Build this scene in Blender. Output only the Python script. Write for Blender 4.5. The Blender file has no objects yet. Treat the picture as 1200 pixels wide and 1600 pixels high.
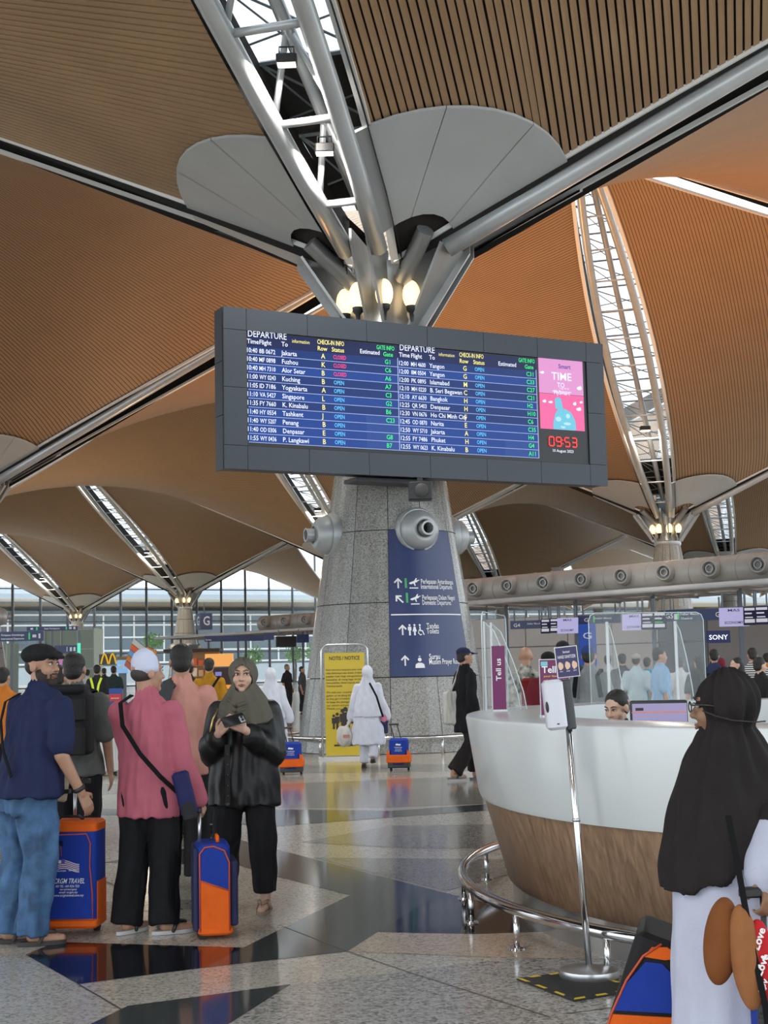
import bpy, bmesh, math, random
import numpy as np
from mathutils import Vector, Matrix
random.seed(7)
SC = bpy.context.scene
COL = SC.collection
PI = math.pi
# ------------------------------------------------------------------ camera
FPX, PITCH, ROLL, EYE = 2270.5, 0.10766, 0.0218, 1.5      # focal length in pixels of the 1200x1600 frame
_F = Vector((0, math.cos(PITCH), math.sin(PITCH)))
_U0 = Vector((0, -math.sin(PITCH), math.cos(PITCH)))
_R0 = Vector((1, 0, 0))
_R = _R0 * math.cos(ROLL) - _U0 * math.sin(ROLL)
_U = _R0 * math.sin(ROLL) + _U0 * math.cos(ROLL)
cd = bpy.data.cameras.new('camera')
cd.sensor_fit = 'VERTICAL'; cd.sensor_height = 36; cd.lens = FPX / 1600 * 36
cd.clip_start = .1; cd.clip_end = 2000
cam = bpy.data.objects.new('camera', cd); COL.objects.link(cam)
cam.matrix_world = Matrix(((_R.x, _U.x, -_F.x, 0), (_R.y, _U.y, -_F.y, 0), (_R.z, _U.z, -_F.z, EYE), (0, 0, 0, 1)))
SC.camera = cam
def ray(x, y): return _F + _R * ((x - 600) / FPX) - _U * ((y - 800) / FPX)
def G(x, y, z=0.0):                     # where the sight line through a picture point meets height z
    d = ray(x, y); t = (z - EYE) / d.z
    return Vector((0, 0, EYE)) + d * t
def A(x, y, Y):                         # ... or distance Y
    d = ray(x, y); return Vector((0, 0, EYE)) + d * (Y / d.y)
def pix(p):
    v = Vector(p) - Vector((0, 0, EYE)); d = v.dot(_F)
    return 600 + FPX * v.dot(_R) / d, 800 - FPX * v.dot(_U) / d, d
# ------------------------------------------------------------------ sky, exposure
W = bpy.data.worlds.new('sky'); SC.world = W; W.use_nodes = True
wn = W.node_tree.nodes; wl = W.node_tree.links
bg = wn['Background']; bg.inputs[1].default_value = 2.6
bg.inputs[0].default_value = (.86, .94, 1.0, 1)
SC.view_settings.view_transform = 'Standard'; SC.view_settings.look = 'None'
SC.view_settings.exposure = 0.08; SC.view_settings.gamma = 1
SC.view_settings.use_curve_mapping = False
SC.cycles.use_denoising = True
SC.cycles.max_bounces = 6; SC.cycles.diffuse_bounces = 3; SC.cycles.glossy_bounces = 3
SC.cycles.transparent_max_bounces = 12; SC.cycles.caustics_reflective = False; SC.cycles.caustics_refractive = False
SC.cycles.sample_clamp_indirect = 6
sun = bpy.data.lights.new('sun', 'SUN'); sun.energy = 1.2; sun.angle = .25; sun.color = (1, .95, .88)
so = bpy.data.objects.new('sun', sun); COL.objects.link(so); so.rotation_euler = (math.radians(52), 0, math.radians(-38))
# ------------------------------------------------------------------ materials
_M = {}
def mat(name, col=(.5, .5, .5), rough=.5, metal=0., noise=None, bump=None, emit=0., coat=0., alpha=None, trans=0., spec=.5, col2=None, sheen=0.):
    """noise=(scale, strength) mottles the colour; bump=(scale, strength)"""
    if name in _M: return _M[name]
    m = bpy.data.materials.new(name); m.use_nodes = True; _M[name] = m
    nt = m.node_tree; b = nt.nodes['Principled BSDF']
    c = (*col[:3], 1)
    b.inputs['Base Color'].default_value = c
    b.inputs['Roughness'].default_value = rough; b.inputs['Metallic'].default_value = metal
    b.inputs['Specular IOR Level'].default_value = spec
    b.inputs['Coat Weight'].default_value = coat; b.inputs['Coat Roughness'].default_value = .08
    b.inputs['Sheen Weight'].default_value = sheen
    if trans: b.inputs['Transmission Weight'].default_value = trans
    if emit:
        b.inputs['Emission Color'].default_value = c; b.inputs['Emission Strength'].default_value = emit
    if alpha is not None: b.inputs['Alpha'].default_value = alpha
    if noise or bump:
        tc = nt.nodes.new('ShaderNodeTexCoord')
    if noise:
        n = nt.nodes.new('ShaderNodeTexNoise'); n.inputs['Scale'].default_value = noise[0]; n.inputs['Detail'].default_value = 4
        nt.links.new(tc.outputs['Object'], n.inputs['Vector'])
        r = nt.nodes.new('ShaderNodeValToRGB'); r.color_ramp.elements[0].position = .32; r.color_ramp.elements[1].position = .68
        k = noise[1]
        r.color_ramp.elements[0].color = tuple(max(0, x * (1 - k)) for x in col[:3]) + (1,)
        r.color_ramp.elements[1].color = (tuple(col2) if col2 else tuple(min(1, x * (1 + k)) for x in col[:3])) + (1,)
        nt.links.new(n.outputs['Fac'], r.inputs['Fac']); nt.links.new(r.outputs['Color'], b.inputs['Base Color'])
    if bump:
        n2 = nt.nodes.new('ShaderNodeTexNoise'); n2.inputs['Scale'].default_value = bump[0]; n2.inputs['Detail'].default_value = 3
        nt.links.new(tc.outputs['Object'], n2.inputs['Vector'])
        bp = nt.nodes.new('ShaderNodeBump'); bp.inputs['Strength'].default_value = bump[1]; bp.inputs['Distance'].default_value = .02
        nt.links.new(n2.outputs['Fac'], bp.inputs['Height']); nt.links.new(bp.outputs['Normal'], b.inputs['Normal'])
    return m
def granite(name, base, dark, light, scale, rough):
    """speckled polished stone: two cell textures of different grain"""
    if name in _M: return _M[name]
    m = bpy.data.materials.new(name); m.use_nodes = True; _M[name] = m
    nt = m.node_tree; b = nt.nodes['Principled BSDF']; L = nt.links
    g = nt.nodes.new('ShaderNodeNewGeometry')
    v = nt.nodes.new('ShaderNodeTexVoronoi'); v.inputs['Scale'].default_value = scale
    n = nt.nodes.new('ShaderNodeTexNoise'); n.inputs['Scale'].default_value = scale * .9; n.inputs['Detail'].default_value = 6
    n3 = nt.nodes.new('ShaderNodeTexNoise'); n3.inputs['Scale'].default_value = .55; n3.inputs['Detail'].default_value = 2
    for q in (v, n, n3): L.new(g.outputs['Position'], q.inputs['Vector'])
    s = nt.nodes.new('ShaderNodeSeparateColor'); L.new(v.outputs['Color'], s.inputs['Color'])
    mix = nt.nodes.new('ShaderNodeMath'); mix.operation = 'MULTIPLY_ADD'; mix.inputs[1].default_value = .55
    L.new(s.outputs['Red'], mix.inputs[0])
    hv = nt.nodes.new('ShaderNodeMath'); hv.operation = 'MULTIPLY'; hv.inputs[1].default_value = .5
    L.new(n.outputs['Fac'], hv.inputs[0]); L.new(hv.outputs[0], mix.inputs[2])
    r = nt.nodes.new('ShaderNodeValToRGB'); e = r.color_ramp.elements
    e[0].position = .22; e[0].color = (*dark, 1); e[1].position = .75; e[1].color = (*light, 1)
    q = e.new(.42); q.color = (*base, 1)
    L.new(mix.outputs[0], r.inputs['Fac']); L.new(r.outputs['Color'], b.inputs['Base Color'])
    b.inputs['Roughness'].default_value = rough
    rr = nt.nodes.new('ShaderNodeMapRange'); rr.inputs[3].default_value = rough * .8; rr.inputs[4].default_value = rough * 1.3
    L.new(n3.outputs['Fac'], rr.inputs[0]); L.new(rr.outputs[0], b.inputs['Roughness'])
    return m
# ------------------------------------------------------------------ mesh helpers
class MB:
    """collects shapes; build() links them as one mesh object"""
    def __init__(s): s.v = []; s.f = []; s.smooth = False
    def add(s, vs, fs):
        o = len(s.v); s.v += [tuple(x) for x in vs]; s.f += [tuple(i + o for i in f) for f in fs]; return s
    def box(s, c, d, M=None):
        c = Vector(c); h = [x / 2 for x in d]
        vs = [Vector((sx * h[0], sy * h[1], sz * h[2])) for sx in (-1, 1) for sy in (-1, 1) for sz in (-1, 1)]
        vs = [(M @ v if M else v) + c for v in vs]
        return s.add(vs, [(0, 1, 3, 2), (4, 6, 7, 5), (0, 4, 5, 1), (2, 3, 7, 6), (0, 2, 6, 4), (1, 5, 7, 3)])
    def rbox(s, c, d, r=.02, n=3, M=None, axis=2):
        """box with rounded edges around one axis"""
        c = Vector(c); i0, i1 = [(1, 2), (0, 2), (0, 1)][axis]
        pts = []
        for k, (sx, sy) in enumerate(((1, 1), (-1, 1), (-1, -1), (1, -1))):
            for q in range(n + 1):
                a = (k + q / n) * PI / 2
                pts.append((sx * (d[i0] / 2 - r) + r * math.cos(a), sy * (d[i1] / 2 - r) + r * math.sin(a)))
        rings = []
        e = min(r * .5, d[axis] * .25)
        for z, sh in ((-d[axis] / 2, e), (-d[axis] / 2 + e, 0), (d[axis] / 2 - e, 0), (d[axis] / 2, e)):
            ring = []
            for x, y in pts:
                k0 = 1 - sh / max(d[i0] / 2, 1e-6); k1 = 1 - sh / max(d[i1] / 2, 1e-6)
                v = [0, 0, 0]; v[i0] = x * k0; v[i1] = y * k1; v[axis] = z
                v = Vector(v); ring.append((M @ v if M else v) + c)
            rings.append(ring)
        return s.loft(rings)
    def loft(s, rings, caps=True, closed=True):
        n = len(rings[0]); vs = [p for r in rings for p in r]; fs = []
        for k in range(len(rings) - 1):
            for i in range(n if closed else n - 1):
                j = (i + 1) % n
                fs.append((k * n + i, k * n + j, (k + 1) * n + j, (k + 1) * n + i))
        if caps and closed:
            fs.append(tuple(reversed(range(n)))); fs.append(tuple((len(rings) - 1) * n + i for i in range(n)))
        return s.add(vs, fs)
    def tube(s, path, r, n=10, caps=True):
        path = [Vector(p) for p in path]; rs = r if isinstance(r, (list, tuple)) else [r] * len(path)
        rings = []; up = None
        for k, p in enumerate(path):
            t = (path[min(k + 1, len(path) - 1)] - path[max(k - 1, 0)]).normalized()
            if up is None: up = Vector((0, 0, 1)) if abs(t.z) < .9 else Vector((1, 0, 0))
            x = t.cross(up).normalized(); y = x.cross(t).normalized(); up = y
            rings.append([p + (x * math.cos(a) + y * math.sin(a)) * rs[k] for a in [2 * PI * i / n for i in range(n)]])
        return s.loft(rings, caps)
    def lathe(s, prof, c=(0, 0, 0), n=24, M=None, a0=0, a1=2 * PI):
        full = abs(a1 - a0 - 2 * PI) < 1e-6; c = Vector(c); m = n if full else n + 1
        rings = [[(M @ Vector((r * math.cos(a), r * math.sin(a), z)) if M else Vector((r * math.cos(a), r * math.sin(a), z))) + c
                  for a in [a0 + (a1 - a0) * i / n for i in range(m)]] for r, z in prof]
        return s.loft(rings, caps=full, closed=full)
    def ell(s, c, d, n=12, m=8, M=None):
        return s.lathe([(max(1e-3, math.sin(PI * k / m)) , -math.cos(PI * k / m)) for k in range(m + 1)], (0, 0, 0), n,
                       ) if False else s._ell(c, d, n, m, M)
    def _ell(s, c, d, n, m, M):
        c = Vector(c); rings = []
        for k in range(m + 1):
            a = PI * k / m; rr = max(1e-3, math.sin(a)); z = -math.cos(a)
            ring = []
            for i in range(n):
                q = 2 * PI * i / n; v = Vector((rr * math.cos(q) * d[0], rr * math.sin(q) * d[1], z * d[2]))
                ring.append((M @ v if M else v) + c)
            rings.append(ring)
        return s.loft(rings)
    def poly(s, pts, h=None, n=None):
        """flat polygon; with h extruded by vector h"""
        k = len(pts); pts = [Vector(p) for p in pts]
        if h is None: return s.add(pts, [tuple(range(k))])
        h = Vector(h); vs = pts + [p + h for p in pts]
        return s.add(vs, [tuple(reversed(range(k))), tuple(range(k, 2 * k))] + [(i, (i + 1) % k, k + (i + 1) % k, k + i) for i in range(k)])
    def build(s, name, m, parent=None, smooth=False, M=None, solid=0):
        me = bpy.data.meshes.new(name); me.from_pydata(s.v, [], s.f); me.validate()
        bm = bmesh.new(); bm.from_mesh(me); bmesh.ops.recalc_face_normals(bm, faces=bm.faces); bm.to_mesh(me); bm.free()
        if smooth: me.polygons.foreach_set('use_smooth', [True] * len(me.polygons))
        return link(name, me, m, parent, M, 40 if smooth == 'auto' else None)
def link(name, me, m, parent=None, M=None, auto=None):
    o = bpy.data.objects.new(name, me); COL.objects.link(o)
    if m is not None and not me.materials: me.materials.append(m)
    if M is not None: o.matrix_local = M
    if parent is not None: o.parent = parent
    if auto:
        bm = bmesh.new(); bm.from_mesh(me)
        for e in bm.edges:
            if len(e.link_faces) == 2 and e.calc_face_angle(0) > math.radians(auto): e.smooth = False
        bm.to_mesh(me); bm.free()
    return o
def tag(o, label=None, cat=None, group=None, kind=None):
    if label: o['label'] = label
    if cat: o['category'] = cat
    if group: o['group'] = group
    if kind: o['kind'] = kind
    return o
def empty(name, loc=(0, 0, 0), rz=0., label=None, cat=None, group=None):
    o = bpy.data.objects.new(name, None); COL.objects.link(o); o.location = loc; o.rotation_euler = (0, 0, rz); o.empty_display_size = .1
    return tag(o, label, cat, group)
def copy_tree(o, parent=None):
    c = o.copy(); COL.objects.link(c); c.parent = parent
    for ch in o.children: copy_tree(ch, c)
    return c
_TX = {}
_TS = bpy.data.scenes.new('typesetting')          # scratch scene, removed at the end
def text_mesh(body, size=1., align='LEFT', bold=0., width=1.):
    """lettering as a flat triangle list in the xy plane, baseline at y=0"""
    key = (body, align, bold)
    if key not in _TX:
        cu = bpy.data.curves.new('t', 'FONT'); cu.body = body; cu.align_x = align; cu.offset = bold; cu.resolution_u = 2
        ob = bpy.data.objects.new('t', cu); _TS.collection.objects.link(ob)
        _TS.view_layers[0].update(); dg = _TS.view_layers[0].depsgraph
        me = bpy.data.meshes.new_from_object(ob.evaluated_get(dg))
        _TX[key] = ([tuple(v.co) for v in me.vertices], [tuple(p.vertices) for p in me.polygons])
        bpy.data.objects.remove(ob); bpy.data.curves.remove(cu); bpy.data.meshes.remove(me)
    vs, fs = _TX[key]
    return [(x * size * width, y * size) for x, y, z in vs], fs
def text_fit(body, w, size, align='LEFT', bold=0.):
    """lettering squeezed to a given width"""
    vs, fs = text_mesh(body, size, 'LEFT', bold)
    xs = [v[0] for v in vs]; x0, x1 = min(xs), max(xs); k = w / max(1e-6, x1 - x0)
    off = {'LEFT': 0, 'CENTER': -w / 2, 'RIGHT': -w}[align]
    return [((x - x0) * k + off, y) for x, y in vs], fs
STEEL = mat('brushed_steel', (.52, .53, .54), .28, .9, noise=(30, .06))
CHROME = mat('polished_chrome', (.68, .69, .70), .12, 1.)
GREYST = mat('painted_grey_steel', (.40, .42, .43), .38, .25, noise=(3, .08))
LGREY = mat('light_grey_paint', (.60, .61, .61), .5, 0, noise=(2, .05))
WHITE = mat('white_paint', (.82, .83, .83), .4)
BLACK = mat('black_plastic', (.018, .018, .02), .45)
DARK = mat('dark_void_paint', (.030, .029, .028), .8)
RUBBER = mat('black_rubber', (.02, .02, .02), .8)
NAVY = mat('navy_sign', (.020, .036, .13), .35, noise=(4, .05))
PRINTW = mat('white_print', (.82, .84, .86), .5)
GLASS = mat('clear_acrylic', (.80, .88, .90), .03, 0, alpha=.07, spec=.5)
GEDGE = mat('acrylic_edge', (.75, .86, .86), .15, 0, alpha=.75)
# ================================================================== ROOF: saddle shells between low nodes (columns) and high nodes
P0 = Vector((.121, 27.797)); BV = Vector((15.0505, 49.9464)); CV = Vector((49.9464, -15.0505))
ZLOW, ZHIGH, LEG = 8.69, 21.04, 26.08
def node(i, j): return P0 + BV * (i / 2) + CV * (j / 2)
def low(i, j): return (i + j) % 2 == 0
def sep(t): t = min(max(t, 0.), 1.); return .12 + 1.7 * max(0., math.sin(PI * t)) ** .7
def half(t): return sep(t) / 2 + .36
def halfc(t): return .72 + .28 * math.sin(PI * min(1, max(0, t))) ** .6
def roofz(i, j, u, v):
    a, b_, c_, d = [ZLOW if low(*q) else ZHIGH for q in ((i, j), (i + 1, j), (i, j + 1), (i + 1, j + 1))]
    return a * (1 - u) * (1 - v) + b_ * u * (1 - v) + c_ * (1 - u) * v + d * u * v
def cellpt(i, j, u, v, dz=0., inset=True):
    L0 = low(i, j)
    if inset:
        v0 = half(u if L0 else 1 - u) / LEG; v1 = 1 - half(1 - u if L0 else u) / LEG
        u0 = halfc(v if L0 else 1 - v) / LEG; u1 = 1 - halfc(1 - v if L0 else v) / LEG
        u, v = u0 + u * (u1 - u0), v0 + v * (v1 - v0)
    p = node(i, j) + BV * (u / 2) + CV * (v / 2)
    return Vector((p.x, p.y, roofz(i, j, u, v) + dz))
def stripes(name, colA, colB, period, duty):
    m = bpy.data.materials.new(name); m.use_nodes = True; nt = m.node_tree; b = nt.nodes['Principled BSDF']; L = nt.links
    uv = nt.nodes.new('ShaderNodeUVMap'); s = nt.nodes.new('ShaderNodeSeparateXYZ'); L.new(uv.outputs[0], s.inputs[0])
    d = nt.nodes.new('ShaderNodeMath'); d.operation = 'DIVIDE'; d.inputs[1].default_value = period; L.new(s.outputs[0], d.inputs[0])
    f = nt.nodes.new('ShaderNodeMath'); f.operation = 'FRACT'; L.new(d.outputs[0], f.inputs[0])
    g = nt.nodes.new('ShaderNodeMath'); g.operation = 'GREATER_THAN'; g.inputs[1].default_value = duty; L.new(f.outputs[0], g.inputs[0])
    n = nt.nodes.new('ShaderNodeTexNoise'); n.inputs['Scale'].default_value = .6; n.inputs['Detail'].default_value = 4; L.new(uv.outputs[0], n.inputs['Vector'])
    r = nt.nodes.new('ShaderNodeMixRGB'); r.inputs[1].default_value = (*[x * .88 for x in colA], 1); r.inputs[2].default_value = (*[x * 1.12 for x in colA], 1); L.new(n.outputs['Fac'], r.inputs[0])
    x = nt.nodes.new('ShaderNodeMixRGB'); x.inputs[2].default_value = (*colB, 1); L.new(g.outputs[0], x.inputs[0]); L.new(r.outputs[0], x.inputs[1])
    L.new(x.outputs[0], b.inputs['Base Color']); b.inputs['Roughness'].default_value = .55
    return m
SLATC = (.335, .215, .12)
STRIPE = stripes('slatted_ceiling', SLATC, (.06, .042, .03), .155, .78)
SLAT = mat('ceiling_slat_timber', SLATC, .5, noise=(.5, .12))
BACK = mat('ceiling_backing', (.022, .018, .015), .9)
# the far glass wall runs along BV+CV; shells end a little way past it
WDIR = (BV + CV).normalized(); WPT = Vector((-37.2, 185.0)); WN = Vector((-WDIR.y, WDIR.x))
def beyond(p): return (Vector((p.x, p.y)) - WPT).dot(WN)
def inframe(p, m=120):
    x, y, d = pix(p); return d > 1 and -m < x < 1200 + m and -m < y < 1600 + m
CELLS = []
for i in range(-2, 7):
    for j in range(-5, 5):
        c0 = cellpt(i, j, .5, .5)
        if beyond(c0) > 4 or c0.y < -26 or (c0.x > 22 + .38 * abs(c0.y) or -c0.x > 40 + .42 * abs(c0.y)): continue
        CELLS.append((i, j))
SLATTED = ((-1, -1), (-1, 0))
for (i, j) in CELLS:
    n = 14; vs = []; uvs = []
    along_c = low(i, j)
    for a in range(n + 1):
        for b_ in range(n + 1):
            vs.append(cellpt(i, j, a / n, b_ / n, .06)); uvs.append(((a / n if along_c else b_ / n) * LEG, (b_ / n if along_c else a / n) * LEG))
    fs = [(a * (n + 1) + b_, a * (n + 1) + b_ + 1, (a + 1) * (n + 1) + b_ + 1, (a + 1) * (n + 1) + b_) for a in range(n) for b_ in range(n)]
    me = bpy.data.meshes.new('ceiling'); me.from_pydata(vs, [], fs)
    ul = me.uv_layers.new(name='UVMap')
    for lp in me.loops: ul.data[lp.index].uv = uvs[lp.vertex_index]
    me.polygons.foreach_set('use_smooth', [True] * len(me.polygons))
    cell = tag(link('ceiling', me, BACK if (i, j) in SLATTED else STRIPE), 'dark backing of slatted timber ceiling shell' if (i, j) in SLATTED else 'saddle-shaped slatted timber ceiling shell', kind='structure')
    # white edge trims along the openings
    mb = MB()
    for e in range(4):
        pts = []
        for k in range(n + 1):
            q = k / n; pts.append(cellpt(i, j, *((q, 0), (q, 1), (0, q), (1, q))[e]))
        for k in range(n):
            p, q = pts[k], pts[k + 1]; t = (q - p).normalized(); s = t.cross(Vector((0, 0, 1))).normalized() * .075; p = p - Vector((0, 0, .05)); q = q - Vector((0, 0, .05))
            mb.add([p - s, p + s, q + s, q - s, p - s + Vector((0, 0, .10)), p + s + Vector((0, 0, .10)), q + s + Vector((0, 0, .10)), q - s + Vector((0, 0, .10))],
                   [(0, 1, 2, 3), (0, 4, 5, 1), (3, 2, 6, 7), (0, 3, 7, 4), (1, 5, 6, 2), (4, 7, 6, 5)])
    mb.build('edge_trim', WHITE, cell)
    if (i, j) in SLATTED:                      # near shells: every board its own piece
        N = 168; lows = (0, 0) if low(i, j) else None
        for k in range(N):
            q = (k + .5) / N
            f = (lambda s: cellpt(i, j, q, s, 0)) if along_c else (lambda s: cellpt(i, j, s, q, 0))
            g = (lambda s, e: cellpt(i, j, q + e, s, 0)) if along_c else (lambda s, e: cellpt(i, j, s, q + e, 0))
            S = [s / 60 for s in range(61)]
            kp = node(0, 0)
            ok = [s for s in S if inframe(f(s), 160) and (Vector((f(s).x, f(s).y)) - kp).length > 3.55]
            if len(ok) < 2: continue
            s0, s1 = max(0, ok[0] - .01), min(1, ok[-1] + .01)
            e = .365 / N
            pa = [g(s0, -e), g(s0, e), g(s1, e), g(s1, -e)]
            up = Vector((0, 0, .045))
            me = bpy.data.meshes.new('slat')
            me.from_pydata([*pa, *[p + up for p in pa]], [], [(0, 1, 2, 3), (4, 7, 6, 5), (0, 4, 5, 1), (1, 5, 6, 2), (2, 6, 7, 3), (3, 7, 4, 0)])
            link('slat', me, SLAT, cell)
# ------------------------------------------------------------------ skylight slits and trusses, column to crown
GLZ = mat('skylight_glass', (.92, .97, 1.), .2, 0, alpha=.25)
BARM = mat('glazing_bar_grey', (.16, .19, .21), .5)
UPST = mat('upstand_dark_grey', (.022, .021, .02), .8, spec=.2)
TUBE = mat('truss_silver_paint', (.50, .53, .55), .33, .35, noise=(1.5, .06))
_win = [0]; _trm = [0]
def half_arch(i, j, di, dj):
    """from the column at node i,j to the crown at node i+di,j+dj"""
    a = node(i, j); b_ = node(i + di, j + dj); d2 = (b_ - a).normalized(); sd = Vector((d2.y, -d2.x))
    def pt(t, off=0., dz=0.):
        p = a + (b_ - a) * t + sd * off; return Vector((p.x, p.y, ZLOW + (ZHIGH - ZLOW) * t + dz))
    if not any(inframe(pt(t), 60) for t in [k / 20 for k in range(21)]): return
    mid = pt(.5); near0 = (i, j) == (0, 0) and di == -1
    isb = di != 0; hf = half if isb else halfc
    T = [.055 + .945 * k / 14 for k in range(15)]
    lab = TR_LAB.get((i, j, di, dj))
    if lab: tr = empty('roof_truss', pt(.055), 0, lab, 'truss')
    else: _trm[0] += 1; tr = tag(empty('trim_%d' % _trm[0], pt(.055)), 'silver tube truss along a far ceiling slit', kind='structure')
    o = tr.location.copy()
    loc = lambda q: q - o
    if isb:
        for s in (-1, 1):
            MB().tube([loc(pt(t, s * sep(t) / 2, -.1)) for t in T], .175, 10).build('lower_chord', TUBE, tr, True)
        MB().tube([loc(pt(t, 0, .75)) for t in T], .13, 8).build('upper_chord', TUBE, tr, True)
    else:                                       # the other direction shows one large tube near the camera-side edge
        sg = .70 if dj > 0 else -.35
        cz_ = .0 if dj > 0 else .5
        MB().tube([loc(pt(t, sg, cz_)) for t in T], .19, 12).build('lower_chord', TUBE, tr, True)
        MB().tube([loc(pt(t, sg, .95)) for t in T], .11, 8).build('upper_chord', UPST, tr, True)
    ns = 13
    for k in range(ns):
        t = .1 + .9 * k / ns; t2 = t + .45 / ns
        if isb:
            segs = [(pt(t, -sep(t) / 2, -.1), pt(t, sep(t) / 2, -.1), .075 if near0 else .04)]
            if near0: segs += [(pt(t, s * sep(t) / 2, -.1), pt(t2, 0, .75), .06) for s in (-1, 1)]
        else:
            segs = [(pt(t, sg - .3, cz_ + .14), pt(t, sg + .02, cz_ + .04), .06)]
        for p, q, r in segs: MB().tube([loc(p), loc(q)], r, 8 if near0 else 5).build('strut', TUBE, tr, True)
    # slit: upstand walls and glazing
    _win[0] += 1
    H = 1.25; mb = MB()
    T2 = [.02 + .98 * k / 14 for k in range(15)]
    for s in (-1, 1):
        A0 = [pt(t, s * hf(t), .1) for t in T2]; B0 = [pt(t, s * hf(t), H) for t in T2]
        mb.loft([A0, B0], caps=False, closed=False)
    w = tag(mb.build('window_%d' % _win[0], UPST), 'dark upstands of a long skylight slit in the roof', kind='structure')
    npn = 16
    for k in range(npn):
        t0, t1 = .04 + .96 * k / npn, .04 + .96 * (k + 1) / npn
        q = [pt(t0, -hf(t0), H), pt(t0, hf(t0), H), pt(t1, hf(t1), H), pt(t1, -hf(t1), H)]
        if isb: MB().poly(q, (0, 0, .02)).build('pane' if k > 1 else 'deck_plate', GLZ if k > 1 else UPST, w)
        bar = MB().tube([q[0], q[1]], .045, 4)
        if isb:
            bar.tube([q[0], q[2]], .03, 4)
            m0, m1 = (q[0] + q[3]) / 2, (q[1] + q[2]) / 2; bar.tube([m0, q[1] * .75 + q[2] * .25], .025, 4)
            bar.tube([q[0].lerp(q[1], .5), q[2]], .025, 4)
        bar.build('glazing_bar', BARM, w)
    if not isb:
        MB().loft([[pt(t, -hf(t), H) for t in T2], [pt(t, hf(t), H) for t in T2]], caps=False, closed=False).build('deck_plate', UPST, w)
TR_LAB = {(0, 0, -1, 0): 'large silver tube truss with floodlights rising overhead from the big column',
          (0, 0, 0, 1): 'silver tube truss rising right from the big column',
          (0, 0, 0, -1): 'silver tube truss along the ceiling edge left of the big column',
          (2, 0, -1, 0): 'silver truss under the tall leaf-shaped skylight right of the departure board',
          (1, -1, 0, 1): 'long silver tube truss rising to the left edge of the departure board',
          (1, 1, 0, -1): 'short stretch of truss at the right edge above the leaf-shaped skylight',
          (4, -2, -1, 0): 'truss under the glazed slit above the far letter G sign',
          (4, -2, 0, 1): 'truss rising right from the column beside the letter G sign',
          (5, -3, -1, 0): 'truss under the glazed slit at the far left',
          (5, -3, 0, 1): 'truss rising right from the farthest left column',
          (3, -1, -1, 0): 'truss under the glazed slit just left of the big column, below the board',
          (5, -1, -1, 0): 'truss under the glazed slit just right of the big column',
          (4, 0, -1, 0): 'truss under the second, smaller leaf-shaped skylight at right',
          (2, 0, 0, 1): 'truss rising right from the column above the check-in duct'}
LOWS = [(0, 0), (2, 0), (1, -1), (3, -1), (4, -2), (5, -3), (1, 1), (3, 1), (4, 0), (2, -2), (3, -3), (5, -1)]
for (i, j) in LOWS:
    for di, dj in ((-1, 0), (0, 1), (0, -1), (1, 0)):
        if (i, j, di, dj) in ((0, 0, 1, 0),): continue
        m_ = node(i + di / 2, j + dj / 2)
        if (m_ - WPT).dot(WN) > 10: continue
        half_arch(i, j, di, dj)
# ------------------------------------------------------------------ white fans where the shells come down to a column
FAN = mat('fan_panel_grey_paint', (.42, .44, .45), .45, 0, noise=(.7, .05))
def fan(i, j, parent, n_panels=3):
    a = node(i, j); o = parent.location
    for k in range(4):
        d1 = [BV, CV, -BV, -CV][k].normalized(); d2 = [CV, -BV, -CV, BV][k].normalized()
        for q in range(n_panels):
            a0, a1 = [math.radians(7 + 76 * (q + e) / n_panels) for e in (.004, .996)]
            rings = []
            nn = 5
            for rr in range(7):
                ring = []
                for s in range(nn):
                    th = a0 + (a1 - a0) * s / (nn - 1)
                    rin = 1.5 + .45 * math.sin(2 * th) ** 2; rout = 3.75 + .35 * math.sin(2 * th)
                    r = rin + (rout - rin) * rr / 6
                    u, v = r * math.cos(th), r * math.sin(th)
                    p = a + d1 * u + d2 * v
                    z = ZLOW + (ZHIGH - ZLOW) * (u / LEG + v / LEG - 2 * u * v / LEG / LEG) - .1
                    ring.append(Vector((p.x, p.y, z)) - o)
                rings.append(ring)
            mb = MB().loft(rings, caps=False, closed=False)
            mb.loft([[p + Vector((0, 0, .05)) for p in r] for r in rings], caps=False, closed=False)
            # rim
            mb.loft([rings[-1], [p + Vector((0, 0, .05)) for p in rings[-1]]], caps=False, closed=False)
            mb.loft([rings[0], [p + Vector((0, 0, .05)) for p in rings[0]]], caps=False, closed=False)
            mb.build('fan_panel', FAN, parent, True)
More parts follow.
